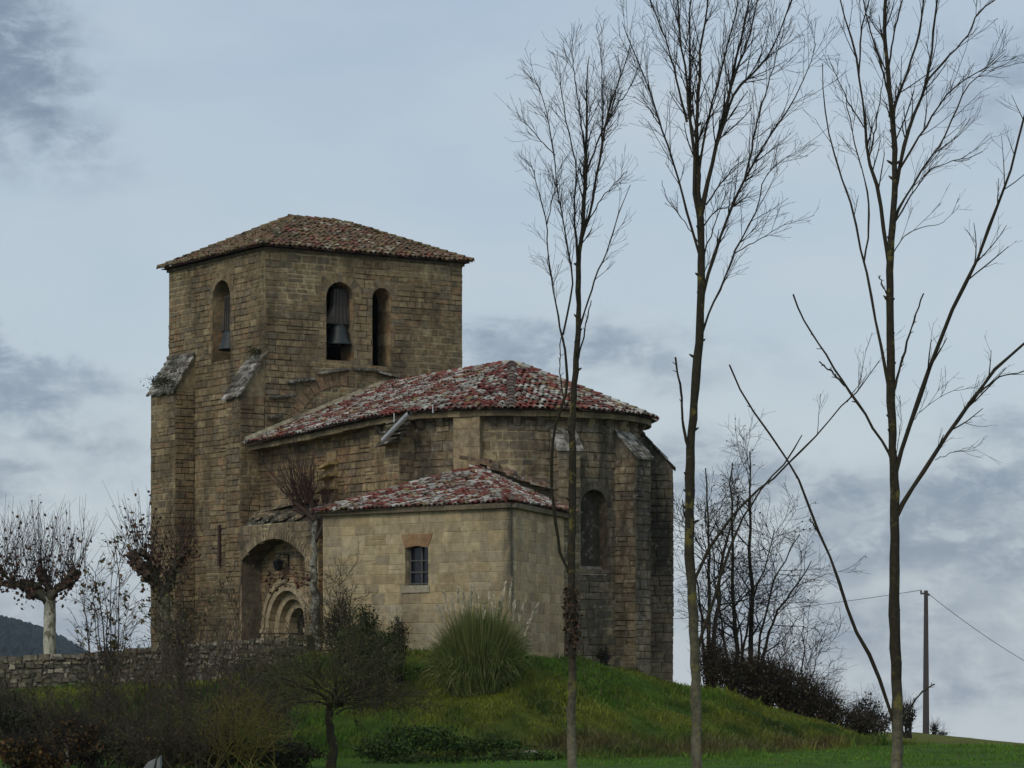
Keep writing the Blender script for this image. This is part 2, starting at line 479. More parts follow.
def build_ground():
    xs = spread(-2600, 2600, -26, 34, .5); ys = spread(-60, 1900, 74, 125, .5, 1.12)
    X, Y = np.meshgrid(xs, ys)
    Z = ground_z(X, Y)
    # the land falls away behind the church and climbs to the hills on the left, far off
    V = np.stack([X, Y, Z], -1).reshape(-1, 3)
    ny, nx = X.shape
    i = np.arange(ny * nx).reshape(ny, nx)
    q = np.stack([i[:-1, :-1], i[:-1, 1:], i[1:, 1:], i[1:, :-1]], -1).reshape(-1, 4)
    Cx = (X[:-1, :-1] + X[1:, 1:]) / 2; Cy = (Y[:-1, :-1] + Y[1:, 1:]) / 2
    mb = MB(); mb.arr(V, q, turf_colour(Cx, Cy).reshape(-1, 3) * .8, 0, True)
    tag(mb.build('ground', M_TURF), 'green grassy bank and field round the church', 'ground', kind='structure')
build_ground()

def build_hills():
    xs = np.linspace(-1200, -230, 620); ys = np.linspace(1750, 2700, 110)
    X, Y = np.meshgrid(xs, ys)
    px = CX + X / 2200 * F
    prof = np.interp(px, (-1600, -900, -400, -140, -45, -10, 22, 48, 72, 92, 115, 165), (58, 58, 58, 48, 37, 31.5, 26, 19, 8, 0, -18, -75))
    ridge = np.exp(-((Y - 2200) / 330) ** 2)
    rg = np.random.default_rng(5)
    Z = -85 + (prof + 85) * ridge + rg.uniform(0, 4, X.shape) * np.clip(ridge * 1.3, 0, 1)
    ny, nx = X.shape
    i = np.arange(ny * nx).reshape(ny, nx)
    q = np.stack([i[:-1, :-1], i[:-1, 1:], i[1:, 1:], i[1:, :-1]], -1).reshape(-1, 4)
    c = np.array((.010, .018, .014)) * rg.uniform(.55, 1.3, (len(q), 1))
    mb = MB(); mb.arr(np.stack([X, Y, Z], -1), q, c)
    tag(mb.build('hills', M_FOREST), 'dark wooded hill far behind the plane tree', 'hill', kind='structure')
build_hills()

# ------------------------------------------------------------------ church
OX, OY = -8.81, 107.0
ED = np.array((.5473, -.8369)); ND = np.array((.8369, .5473))     # along the nave to the apse; across it
def LW(e, n, z): return (OX + e * ED[0] + n * ND[0], OY + e * ED[1] + n * ND[1], z)
def n_of(px, e):                                                   # n on the plane e that column px meets
    k = (px - CX) / F
    return (k * (OY + e * ED[1]) - OX - e * ED[0]) / (ND[0] - k * ND[1])
def e_of(px, n):
    k = (px - CX) / F
    return (k * (OY + n * ND[1]) - OX - n * ND[0]) / (ED[0] - k * ED[1])
def z_of(py, e, n): return (HZ - py) / F * (OY + e * ED[1] + n * ND[1])

church = thing('stone_church', (OX, OY, -.6), 'old rubble stone church with square bell tower, round apse and red lichened tile roofs', 'church')

P_TOWER = [(.225, .172, .098), (.205, .158, .09), (.245, .188, .108), (.19, .15, .092), (.215, .163, .09), (.18, .148, .098), (.27, .215, .125), (.225, .155, .086), (.16, .132, .088)]
P_NAVE = [(.27, .20, .11), (.23, .17, .095), (.20, .155, .10), (.29, .225, .125), (.25, .165, .09), (.17, .135, .09)]
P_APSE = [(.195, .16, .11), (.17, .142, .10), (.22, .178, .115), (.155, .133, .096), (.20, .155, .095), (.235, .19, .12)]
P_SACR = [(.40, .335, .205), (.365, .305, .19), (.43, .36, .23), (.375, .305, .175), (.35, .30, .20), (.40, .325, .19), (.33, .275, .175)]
P_CAP = [(.24, .225, .185), (.33, .315, .27), (.14, .125, .095), (.40, .385, .34), (.10, .09, .07), (.19, .17, .13)]
MORT = (.30, .235, .13)

class Opening:
    def __init__(s, u0, u1, z0, zs, rise): s.u0, s.u1, s.z0, s.zs, s.rise = u0, u1, z0, zs, rise
    def top(s, u):
        if s.rise <= 0: return s.zs
        c = (s.u0 + s.u1) / 2; h = (s.u1 - s.u0) / 2; x = min(abs(u - c) / h, 1)
        if s.rise >= h * .95: return s.zs + s.rise * math.sqrt(max(0, 1 - x * x))
        r = (h * h + s.rise ** 2) / (2 * s.rise)
        return s.zs + s.rise - r + math.sqrt(max(0, r * r - (x * h) ** 2))
    def cuts(s, n=12):
        return [s.u0 + (s.u1 - s.u0) * (1 - math.cos(math.pi * k / n)) / 2 for k in range(n + 1)]
    def outline(s, n=12):
        return [(s.u0, s.z0)] + [(s.u0, s.z0 + (s.zs - s.z0) * k / 6) for k in range(1, 6)] + [(u, s.top(u)) for u in s.cuts(n)] + [(s.u1, s.zs - (s.zs - s.z0) * k / 6) for k in range(1, 6)] + [(s.u1, s.z0)]

def pieces(a, b, c, d, ops):
    """the rectangle a..b x c..d less the openings, as (s, t, lo_s, lo_t, hi_s, hi_t)"""
    hit = [o for o in ops if o.u0 < b and o.u1 > a and o.z0 < d and o.zs + max(o.rise, 0) > c]
    if not hit: return [(a, b, c, c, d, d)]
    cut = {a, b}
    for o in hit: cut.update(u for u in o.cuts() if a < u < b)
    cut = sorted(cut); out = []
    for s, t in zip(cut[:-1], cut[1:]):
        if t - s < 1e-4: continue
        m = (s + t) / 2
        o = next((o for o in hit if o.u0 < m < o.u1), None)
        if o is None: out.append((s, t, c, c, d, d)); continue
        ls, lt = max(c, o.top(s)), max(c, o.top(t))
        if ls < d - .004 or lt < d - .004: out.append((s, t, min(ls, d), min(lt, d), d, d))
        if o.z0 > c + .004: out.append((s, t, c, c, min(d, o.z0), min(d, o.z0)))
    return out

def patch(u, z, k):
    return .5 + .5 * math.sin(u * .83 + k + 1.4 * math.sin(z * .61 + k * 2)) * math.cos(z * .93 + k + 1.2 * math.sin(u * .47 + k))
def pal(p, rng, j=.16):
    c = np.array(p[rng.randrange(len(p))]) * (1.05, .995, .975); return tuple(c * (1 + rng.uniform(-j, j)))

def wall(mb, P, u0, u1, z0, z1, ops=(), ch=(.17, .31), sw=(.24, .58), depth=.027, gap=.013, palette=P_TOWER, seed=1, ustep=None, ragged=.008, colf=None, pointing=True):
    """a mortar bed with openings, and on it every stone of every course"""
    rng = random.Random(seed)
    stp = ustep or .6
    us = list(np.linspace(u0, u1, max(2, int((u1 - u0) / stp) + 1)))
    zs_ = list(np.linspace(z0, z1, max(2, int((z1 - z0) / .6) + 1)))
    mk = np.mean(palette, 0)[0] / .22
    for a, b in zip(us[:-1], us[1:]):
        for c, d in zip(zs_[:-1], zs_[1:]):
            f = min(1, max(0, (patch((a + b) / 2, (c + d) / 2, seed) - .45) * 3)) if pointing else .55
            for s, t, ls, lt, hs, ht in pieces(a, b, c, d, ops):
                mb.poly([P(s, ls, 0), P(t, lt, 0), P(t, ht, 0), P(s, hs, 0)], tuple((np.array((.115, .088, .052)) * (1 - f) + np.array((.36, .29, .165)) * f) * mk), 0)
    z = z0
    while z < z1 - .02:
        h = rng.uniform(*ch)
        if z1 - z - h < ch[0] * .7: h = z1 - z
        u = u0 - rng.uniform(0, sw[0]) * .8
        while u < u1:
            w = rng.uniform(*sw) * (.7 + .6 * h / ch[1])
            a, b = max(u, u0), min(u + w, u1); u += w
            if u1 - u < sw[0] * .4: b = u1; u = u1 + 1
            if b - a < .05: continue
            col = pal(palette, rng)
            if colf: col = colf(col, (a + b) / 2, z + h / 2, rng)
            pf = max(0, patch((a + b) / 2, z + h / 2, seed) - .55) * 2.2 if pointing else 0
            dd = depth * rng.uniform(.3, 1.4) * (1 - .6 * min(pf, 1)); gp = gap * (1 + 1.1 * pf)
            sub = [(z, z + h)]
            if h > ch[1] * .8 and rng.random() < .22: m = z + h * rng.uniform(.4, .6); sub = [(z, m), (m, z + h)]
            for c, d in sub:
                ps = pieces(a, b, c, d, ops)
                if len(ps) == 1 and ps[0] == (a, b, c, c, d, d):
                    g = lambda: gp * rng.uniform(.5, 1.5)
                    j = lambda: rng.uniform(-1, 1) * ragged
                    q = [(a + g() + j(), c + g() + j()), (b - g() + j(), c + g() + j()), (b - g() + j(), d - g() + j()), (a + g() + j(), d - g() + j())]
                    base = [P(x, y, -.004) for x, y in q]
                    cx, cy = (a + b) / 2, (c + d) / 2; k = .012
                    top = [P(x + (k if x < cx else -k), y + (k if y < cy else -k), dd + rng.uniform(-.004, .004)) for x, y in q]
                    mb.poly(top, col, 0)
                    for i in range(4):
                        mb.poly([base[i], base[(i + 1) % 4], top[(i + 1) % 4], top[i]], col, 0)
                else:
                    for s, t, ls, lt, hs, ht in ps:
                        e0 = gap if s == a else 0; e1 = gap if t == b else 0
                        gl = gap * .5 if (ls == c and lt == c) else 0; gh = gap * .5
                        mb.poly([P(s + e0, ls + gl, dd), P(t - e1, lt + gl, dd), P(t - e1, max(ht - gh, lt), dd), P(s + e0, max(hs - gh, ls), dd)], col, 0)
        z += h
    return mb

def reveal(mb, P, op, dout, din, palette, seed=1, sill=True):
    rng = random.Random(seed); ol = op.outline()
    c0 = pal(palette, rng)
    for k, ((a, b), (c, d)) in enumerate(zip(ol[:-1], ol[1:])):
        if k % 1 == 0: c0 = pal(palette, rng)
        mb.poly([P(a, b, dout), P(a, b, din), P(c, d, din), P(c, d, dout)], c0, 0)
    if sill: mb.poly([P(op.u0, op.z0, dout), P(op.u1, op.z0, dout), P(op.u1, op.z0, din), P(op.u0, op.z0, din)], c0, 0)

def voussoirs(mb, P, op, width, d0, d1, palette, seed, n=17, keep=(0, 1)):
    """ring of wedge stones round the head of an opening"""
    rng = random.Random(seed); cs = []
    h = (op.u1 - op.u0) / 2; cu = (op.u0 + op.u1) / 2
    if op.rise >= h * .95: zc, r, a0 = op.zs, h, math.pi / 2
    else: r = (h * h + op.rise ** 2) / (2 * op.rise); zc = op.zs + op.rise - r; a0 = math.asin(h / r)
    for k in range(n):
        t0, t1 = k / n, (k + 1) / n
        if t0 < keep[0] or t1 > keep[1]: continue
        a, b = -a0 + 2 * a0 * t0 + .008, -a0 + 2 * a0 * t1 - .008
        w = width * rng.uniform(.9, 1.1)
        q = [(cu + rr * math.sin(t), zc + rr * math.cos(t)) for rr, t in ((r, a), (r, b), (r + w, b), (r + w, a))]
        dd = d1 * rng.uniform(.8, 1.15)
        mb.block([P(x, y, d0) for x, y in q] + [P(x, y, dd) for x, y in q], pal(palette, rng))

def plane_P(o, d, nrm):
    o, d, nrm = np.array(o), np.array(d), np.array(nrm)
    def P(u, z, dep): 
        p = o + d * u + nrm * dep
        return (p[0], p[1], z)
    return P
def lw2(e, n): return np.array(LW(e, n, 0)[:2])
def P_south(n0): return plane_P(lw2(0, n0), ED, -ND)             # u = e
def P_east(e0): return plane_P(lw2(e0, 0), ND, ED)               # u = n
def P_north(n0): return plane_P(lw2(0, n0), -ED, ND)             # u = -e
def P_west(e0): return plane_P(lw2(e0, 0), -ND, -ED)             # u = -n

TZ, TW, TD = 14.75, 8.31, 7.58
S_OP = Opening(-4.0, -2.6, 10.95, 13.2, .7)
E_OP1 = Opening(n_of(326, 0), n_of(353.5, 0), 10.85, 13.12, .58)
E_OP2 = Opening(n_of(372, 0), n_of(391, 0), 10.75, 13.2, .40)

# tower
mb = MB()
wall(mb, P_south(0), -TD, 0, -1, TZ, [S_OP], palette=P_TOWER, seed=3)
wall(mb, P_east(0), 0, TW, -1, TZ, [E_OP1, E_OP2], palette=P_TOWER, seed=4)
wall(mb, P_north(TW), 0, TD, -1, TZ, palette=P_TOWER, seed=5)
wall(mb, P_west(-TD), -TW, 0, -1, TZ, palette=P_TOWER, seed=6)
for P, op, s in ((P_south(0), S_OP, 1), (P_east(0), E_OP1, 2), (P_east(0), E_OP2, 3)):
    reveal(mb, P, op, .012, -.95, P_TOWER, s)
    voussoirs(mb, P, op, .34, .0, .026, P_TOWER, s + 20, 11)
tower = mb.build('bell_tower', M_TOWER, church)
# dark bell chamber: floor, inner faces, underside of the roof
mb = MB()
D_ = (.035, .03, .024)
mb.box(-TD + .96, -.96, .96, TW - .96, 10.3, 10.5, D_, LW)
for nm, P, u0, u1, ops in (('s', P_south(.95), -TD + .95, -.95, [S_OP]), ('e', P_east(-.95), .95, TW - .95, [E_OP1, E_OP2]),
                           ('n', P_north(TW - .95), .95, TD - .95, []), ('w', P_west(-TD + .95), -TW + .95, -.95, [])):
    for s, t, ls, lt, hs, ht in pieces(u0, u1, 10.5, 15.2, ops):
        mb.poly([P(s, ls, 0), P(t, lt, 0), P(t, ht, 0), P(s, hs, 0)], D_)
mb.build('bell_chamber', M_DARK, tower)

# ---- tiles
def tile_rows(mb, E, R, ncol_w, row, pal_fn, rng, mode='planar', lift=.045, rad=.10, tl=.40, cap=True, seg=5):
    """barrel tiles laid in courses on the surface between an eave line and a ridge line (arrays of matching points)"""
    E, R = np.asarray(E, float), np.asarray(R, float)
    Lm = max(np.linalg.norm(E - R, axis=1))
    nrow = max(1, int(Lm / row))
    adir = E[-1] - E[0]; adir /= np.linalg.norm(adir)
    for r in range(nrow):
        t = r / nrow; t2 = min((r * row + tl) / Lm, 1.0)
        C = E * (1 - t) + R * t; D = E * (1 - t2) + R * t2
        cum = np.concatenate([[0], np.cumsum(np.linalg.norm(np.diff(C, axis=0), axis=1))])
        if cum[-1] < .1: continue
        if mode == 'planar':
            q0 = float(np.dot(C[0] - E[0], adir)); q1 = q0 + cum[-1]
            ks = np.arange(math.ceil(q0 / ncol_w), math.floor(q1 / ncol_w) + 1) * ncol_w - q0
        else:
            ks = np.arange(.1 + (.0 if mode == 'curve' else 0), cum[-1], ncol_w)
        for s in ks:
            if s < -1e-6 or s > cum[-1] + 1e-6: continue
            i = min(int(np.searchsorted(cum, s, 'right')) - 1, len(C) - 2); i = max(i, 0)
            w = (s - cum[i]) / max(cum[i + 1] - cum[i], 1e-6)
            p = C[i] * (1 - w) + C[i + 1] * w
            if mode == 'planar':
                nrm = np.cross(adir, (R.mean(0) - E.mean(0))); nrm /= np.linalg.norm(nrm)
                if nrm[2] < 0: nrm = -nrm
                sl = np.cross(nrm, adir); sl = sl if sl[2] > 0 else -sl
                sl = sl / np.linalg.norm(sl); side = adir
            else:
                pe = E[i] * (1 - w) + E[i + 1] * w; pr = R[i] * (1 - w) + R[i + 1] * w
                sl = pr - pe; sl /= np.linalg.norm(sl)
                side = C[i + 1] - C[i]; side /= np.linalg.norm(side) + 1e-9
                nrm = np.cross(side, sl); nrm /= np.linalg.norm(nrm)
                if nrm[2] < 0: nrm = -nrm
                side = np.cross(sl, nrm)
            ln = tl * rng.uniform(.93, 1.07)
            yaw = rng.gauss(0, .075); sl2 = sl + side * yaw; side2 = side - sl * yaw
            p = p + side * rng.gauss(0, .018) + nrm * (rng.gauss(0, .014)) - sl * (rng.uniform(0, .06) if r else rng.uniform(.05, .10))
            _TP[0] = p; col = pal_fn(rng)
            r0, r1 = rad * rng.uniform(.94, 1.06), rad * .82
            th = np.linspace(-math.pi / 2 * .96, math.pi / 2 * .96, seg + 1)
            f0 = [p + side2 * r0 * math.sin(a) + nrm * (lift + .035 + r0 * .8 * math.cos(a)) for a in th]
            pb = p + sl2 * ln
            f1 = [pb + side2 * r1 * math.sin(a) + nrm * (lift - .005 + r1 * .8 * math.cos(a)) for a in th]
            for k in range(seg): mb.poly([f0[k], f0[k + 1], f1[k + 1], f1[k]], col, 0, True)
            if cap:
                ce = tuple(np.array(col) * (1.0 if r else 1.0))
                inn = [p + side2 * (r0 - .03) * math.sin(a) + nrm * (lift + .035 + (r0 - .03) * .8 * math.cos(a)) for a in th]
                for k in range(seg): mb.poly([f0[k + 1], f0[k], inn[k], inn[k + 1]], ce, 0)
    # the channel tiles below, as a bed with shallow troughs
    for i in range(len(E) - 1):
        mb.poly([E[i], E[i + 1], R[i + 1], R[i]] if np.linalg.norm(R[i + 1] - R[i]) > 1e-4 else [E[i], E[i + 1], R[i]], (.13, .075, .055), 0)

def ridge_tiles(mb, A, B, pal_fn, rng, rad=.15, step=.36):
    A, B = np.array(A, float), np.array(B, float); L_ = np.linalg.norm(B - A); d = (B - A) / L_
    side = np.cross(d, (0, 0, 1)); side /= np.linalg.norm(side); up = np.cross(side, d)
    n = max(1, int(round((L_ - .05) / step))); step = L_ / n
    for k in range(n):
        p = A + d * (k * step - .05) + side * rng.gauss(0, .012); q = p + d * (step + (.1 if k < n - 1 else .0))
        col = pal_fn(rng); th = np.linspace(-1.5, 1.5, 7)
        f0 = [p + side * rad * math.sin(a) + up * (rad * .85 * math.cos(a) + .09) for a in th]
        f1 = [q + side * rad * .85 * math.sin(a) + up * (rad * .7 * math.cos(a) + .06) for a in th]
        for j in range(6): mb.poly([f0[j], f0[j + 1], f1[j + 1], f1[j]], col, 0, True)
        mb.poly(f0, tuple(np.array(col) * .9), 0)

_TP = [np.zeros(3)]
def clump():
    x, y, z = _TP[0]
    return .5 * math.sin(x * 1.9 + 1.5 * math.sin(y * 1.3)) + .5 * math.sin(y * 2.3 + z * 2.9 + 1.2 * math.sin(x * 1.1 + 2))
def pal_red(rng):
    x = rng.random(); k = clump() * .2
    if x < .32 - k: c = (.185, .050, .038)
    elif x < .46 - k: c = (.22, .078, .052)
    elif x < .54 - k: c = (.10, .062, .048)
    elif x < .94: c = (.43, .405, .35) if rng.random() < .6 else (.28, .25, .20)
    else: c = (.24, .18, .08)
    return tuple(np.array(c) * rng.uniform(.8, 1.15))
def pal_brown(rng):
    x = rng.random(); k = clump() * .12
    if x < .66: c = (.175, .12, .064)
    elif x < .80 - k: c = (.19, .085, .058)
    elif x < .86: c = (.28, .24, .17)
    else: c = (.11, .085, .05)
    return tuple(np.array(c) * rng.uniform(.8, 1.15))

def pal_east(rng):
    x = rng.random(); k = clump() * .16
    if x < .20 + k: return tuple(np.array((.20, .085, .058)) * rng.uniform(.75, 1.2))
    if x < .28 + k: return tuple(np.array((.30, .26, .19)) * rng.uniform(.7, 1.2))
    return pal_brown(rng)

rng = random.Random(21)
# tower roof
oh = .24
c4 = {k: np.array(LW(e, n, TZ + .0)) for k, (e, n) in dict(se=(oh, -oh), ne=(oh, TW + oh), nw=(-TD - oh, TW + oh), sw=(-TD - oh, -oh)).items()}
ra, rb = np.array(LW(-TD / 2, 3.11, 16.42)), np.array(LW(-TD / 2, 5.34, 16.42))
mb = MB()
def lin(a, b, n): return np.array([a + (b - a) * k / n for k in range(n + 1)])
tile_rows(mb, lin(c4['sw'], c4['se'], 8), lin(ra, ra, 8), .21, .30, pal_brown, rng)
tile_rows(mb, lin(c4['se'], c4['ne'], 8), lin(ra, rb, 8), .21, .30, pal_east, rng)
tile_rows(mb, lin(c4['ne'], c4['nw'], 8), lin(rb, rb, 8), .21, .30, pal_brown, rng, cap=False)
tile_rows(mb, lin(c4['nw'], c4['sw'], 8), lin(rb, ra, 8), .21, .30, pal_brown, rng, cap=False)
for a, b in ((c4['se'], ra), (c4['sw'], ra), (c4['ne'], rb), (c4['nw'], rb), (ra, rb)): ridge_tiles(mb, a, b, pal_brown, rng)
tr = mb.build('tower_roof', M_TTILE, church)
mb = MB()                                                           # eave course of slabs under the tiles, coloured dark for the eave's shadow
for (e0, e1, n0, n1) in ((-TD - .07, .07, -.07, 0), (0, .07, 0, TW), (-TD - .07, .07, TW, TW + .07), (-TD - .07, -TD, 0, TW)):
    mb.box(e0, e1, n0, n1, TZ - .12, TZ - .02, (.09, .07, .045), LW)
mb.box(-TD, 0, 0, TW, TZ - .02, TZ + .0, (.05, .04, .03), LW)
mb.build('eave_course', M_TOWER, tr)

# buttresses of the tower
def buttress(name, e0, e1, nf, zlo, ztop, pal_=P_TOWER, seed=1, mat=M_TOWER):
    mb = MB()
    wall(mb, P_south(nf), e0, e1, -1.2, zlo, palette=pal_, seed=seed)
    Pe, Pw = P_east(e1), P_west(e0)
    wall(mb, Pe, nf, -.03, -1.2, zlo, palette=pal_, seed=seed + 1)
    wall(mb, Pw, .03, -nf, -1.2, zlo, palette=pal_, seed=seed + 2)
    for P, a, b in ((Pe, nf, 0), (Pw, 0, -nf)):                      # cheeks under the slope
        hi = [P(a, zlo, .01), P(b, zlo, .01)]
        apex = P(0, ztop, .01)
        mb.poly(hi + [apex], pal_[2])
    o = mb.build(name, mat, church)
    mc = MB(); r2 = random.Random(seed); nrow = 8
    for k in range(nrow):                                           # overlapping lichened slabs
        t0, t1 = k / nrow, (k + 1.25) / nrow
        n0, n1 = nf - .14 + (0.02 - nf + .14) * t0, nf - .14 + (.02 - nf + .14) * min(t1, 1.05)
        za, zb = zlo - .05 + (ztop - zlo + .05) * t0, zlo - .05 + (ztop - zlo + .05) * min(t1, 1.05)
        u = e0 - .12
        while u < e1 + .1:
            w = r2.uniform(.25, .6); v = min(u + w, e1 + .12)
            if e1 + .12 - v < .15: v = e1 + .12
            th = r2.uniform(.05, .14); jz = r2.uniform(-.05, .06)
            col = pal(P_CAP, r2)
            mc.block([LW(u + .01, n0, za + jz), LW(v - .01, n0, za + jz), LW(v - .01, n1, zb - .05), LW(u + .01, n1, zb - .05),
                      LW(u + .01, n0 - .02, za + th + jz), LW(v - .01, n0 - .02, za + th + jz), LW(v - .01, n1, zb + .02), LW(u + .01, n1, zb + .02)], col)
            u = v
    mc.build('slab_cap', M_CAP, o)
    return o
buttress('buttress', -7.45, -5.45, -.82, 9.95, 11.45, seed=31)
buttress('buttress', -1.07, 0.0, -1.0, 9.35, 10.95, seed=41)

# remains of an older, higher nave roof on the tower's east face: drip slabs and a blocked relieving arch
r2 = random.Random(4)
for p0, y0, p1, y1 in ((286, 381.5, 313, 378), (316, 374, 349, 369.5), (351, 368.8, 375, 369.5), (376, 371, 395, 376), (268, 397, 291, 395), (267, 419, 280, 417)):
    mb = MB(); u, u1 = n_of(p0, 0), n_of(p1, 0); za, zb = z_of(y0, 0, u), z_of(y1, 0, u1); P = P_east(0); U0, U1 = u, u1
    while u < U1 - .05:
        v = min(u + r2.uniform(.3, .65), U1); q = lambda x: za + (zb - za) * (x - U0) / (U1 - U0) + dz
        dz = r2.uniform(-.04, .04); th = r2.uniform(.06, .1); out = r2.uniform(.2, .32)
        mb.block([P(u, q(u), -.05), P(v, q(v), -.05), P(v, q(v) - .05, out), P(u, q(u) - .05, out),
                  P(u, q(u) + th, -.05), P(v, q(v) + th, -.05), P(v, q(v) + th - .06, out), P(u, q(u) + th - .06, out)], pal(P_CAP, r2))
        u = v
    mb.build('drip_slab', M_CAP, church)
AR = Opening(n_of(296, 0), n_of(296, 0) + 3.9, 8.0, 8.35, 1.6)
mb = MB(); voussoirs(mb, P_east(0), AR, .42, .0, .05, [(.25, .17, .10), (.21, .15, .09), (.28, .19, .11)], 9, 19, keep=(0, .62))
mb.build('relieving_arch', M_TOWER, church)

# nave
PORTAL = dict(c=2.0, zs=1.12)
P_OP = Opening(2.0 - 1.5, 2.0 + 1.5, -1.0, PORTAL['zs'], 1.5)
NS = -.2
mb = MB()
wall(mb, P_south(NS), 0.03, 9.6, -1, 7.85, [P_OP], palette=P_NAVE, seed=51, ch=(.17, .30), sw=(.24, .6))
wall(mb, P_east(9.6), NS, .62, -1, 7.85, palette=P_NAVE, seed=52)
wall(mb, P_north(9.35), -8.5, 0, -1, 7.85, palette=P_NAVE, seed=53)
wall(mb, P_east(0.0), TW, 9.35, -1, 7.85, palette=P_NAVE, seed=54)
nave = mb.build('nave_wall', M_NAVE, church)

# apse
CE, CN, AR_ = 8.5, 4.8, 4.55
ACX, ACY, _ = LW(CE, CN, 0)
def P_apse(R):
    def P(u, z, d):
        a = u / R
        return (ACX + (R + d) * math.sin(a), ACY - (R + d) * math.cos(a), z)
    return P
phi = lambda deg: R_(deg) * AR_
W_OP = Opening(phi(31.5), phi(46), 3.0, 5.05, .58)
mb = MB()
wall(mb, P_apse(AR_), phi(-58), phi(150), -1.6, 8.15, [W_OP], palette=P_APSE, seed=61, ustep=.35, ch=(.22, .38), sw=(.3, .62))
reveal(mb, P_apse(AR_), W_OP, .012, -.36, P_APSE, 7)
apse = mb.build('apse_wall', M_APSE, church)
mb = MB()
for s, t in zip(W_OP.cuts(10)[:-1], W_OP.cuts(10)[1:]):
    P = P_apse(AR_)
    mb.poly([P(s, W_OP.z0, -.34), P(t, W_OP.z0, -.34), P(t, W_OP.top(t), -.34), P(s, W_OP.top(s), -.34)], (.085, .066, .045))
voussoirs(mb, P_apse(AR_), W_OP, .25, .0, .02, [(.12, .10, .075), (.15, .125, .09)], 15, 11)
mb.build('blocked_window', M_APSE, apse)
mb = MB(); P = P_apse(AR_); r2 = random.Random(2)                    # worn sloping sill
for k in range(3):
    a, b = W_OP.u0 - .1 + k * .42, W_OP.u0 - .1 + (k + 1) * .42
    mb.block([P(a, 2.75, .0), P(b - .02, 2.75, .0), P(b - .02, 3.06, -.3), P(a, 3.06, -.3), P(a, 2.8, .06), P(b - .02, 2.8, .06), P(b - .02, 3.1, -.25), P(a, 3.1, -.25)], pal([(.3, .26, .19), (.25, .22, .16)], r2))
mb.build('window_sill', M_APSE, apse)

def radial_buttress(deg, w, r1, zlo, ztop, seed, zb=-1.6, cap=True):
    a = R_(deg); c, s = math.cos(a), math.sin(a)
    rad = np.array((s, -c)); tan = np.array((c, s)); base = np.array((ACX, ACY))
    ri = AR_ - .12
    mb = MB()
    Pf = plane_P(base + rad * r1, tan, rad)
    wall(mb, Pf, -w / 2, w / 2, zb, zlo, palette=P_APSE, seed=seed, ch=(.22, .36))
    Pl = plane_P(base + rad * ri - tan * w / 2, rad, -tan); Pr = plane_P(base + rad * ri + tan * w / 2, rad, tan)
    for P, k in ((Pl, 1), (Pr, 2)):
        wall(mb, P, 0, r1 - ri, zb, zlo, palette=P_APSE, seed=seed + k, ch=(.22, .36))
        mb.poly([P(0, zlo, .01), P(r1 - ri, zlo, .01), P(0, ztop, .01)], P_APSE[1])
    o = mb.build('buttress', M_APSE, church)
    mc = MB(); r2 = random.Random(seed); nrow = 5
    T = lambda x, r, z: (*(base + rad * r + tan * x), z)
    for k in range(nrow):
        t0, t1 = k / nrow, (k + 1.2) / nrow
        ra_, rb_ = r1 + .1 + (ri - r1 - .1) * t0, r1 + .1 + (ri - r1 - .1) * min(t1, 1)
        za, zb_ = zlo - .04 + (ztop - zlo) * t0, zlo - .04 + (ztop - zlo) * min(t1, 1)
        u = -w / 2 - .1
        while u < w / 2 + .08:
            v = min(u + r2.uniform(.25, .5), w / 2 + .1)
            if w / 2 + .1 - v < .12: v = w / 2 + .1
            th = r2.uniform(.07, .12)
            mc.block([T(u, ra_, za), T(v - .015, ra_, za), T(v - .015, rb_, zb_), T(u, rb_, zb_), T(u, ra_, za + th), T(v - .015, ra_, za + th), T(v - .015, rb_, zb_ + th * .6), T(u, rb_, zb_ + th * .6)], pal(P_CAP, r2))
            u = v
    mc.build('slab_cap', M_CAP, o)
radial_buttress(23.0, .78, 5.15, 6.85, 7.7, 71)
radial_buttress(58, 1.0, 5.3, 6.7, 7.75, 81, -2.6)
radial_buttress(88, 1.0, 5.62, 6.5, 7.9, 86, -2.6)
radial_buttress(122, 1.0, 5.4, 6.5, 7.7, 91, -2.6)
mb = MB(); a = R_(-16.2); rad = np.array((math.sin(a), -math.cos(a))); tan = np.array((math.cos(a), math.sin(a)))   # plain pilaster
T = lambda x, r, z: (*(np.array((ACX, ACY)) + rad * r + tan * x), z)
r2 = random.Random(3); z = -1.0
while z < 8.1:
    h = r2.uniform(.4, .75); h = min(h, 8.12 - z)
    mb.box(-.45, .45, AR_ - .15, AR_ + .28 + r2.uniform(-.006, .006), z, z + h - .008, pal([(.27, .215, .13), (.25, .20, .125), (.29, .23, .14)], r2, .08), T); z += h
mb.build('pilaster', M_NAVE, church)

# nave and apse roof
ekeys = [(.28, -.98, 7.62), (2, -.96, 7.66), (4.5, -.93, 7.76), (7, -.86, 7.90), (8.9, -.66, 8.02)]
rkeys = [0, 2, 4.4, 6.6, 7.9]
E_, R2_ = [], []
APEX = np.array(LW(8.6, 4.9, 10.08))
for (e, n, z), r in zip(ekeys, rkeys): E_.append(LW(e, n, z)); R2_.append(LW(r, 4.9, 10.06 if r else 9.98))
for d in np.arange(-36, 151, 6.0):
    rr = 5.06
    E_.append((ACX + rr * math.sin(R_(d)), ACY - rr * math.cos(R_(d)), 8.13 + .02 * min(1, max(0, d + 36) / 40))); R2_.append(tuple(APEX))
for e, r in ((7, 7), (4, 4), (0, 0)): E_.append(LW(e, 9.9, 8.0)); R2_.append(LW(r, 4.9, 10.06))
E_, R2_ = np.array(E_), np.array(R2_)
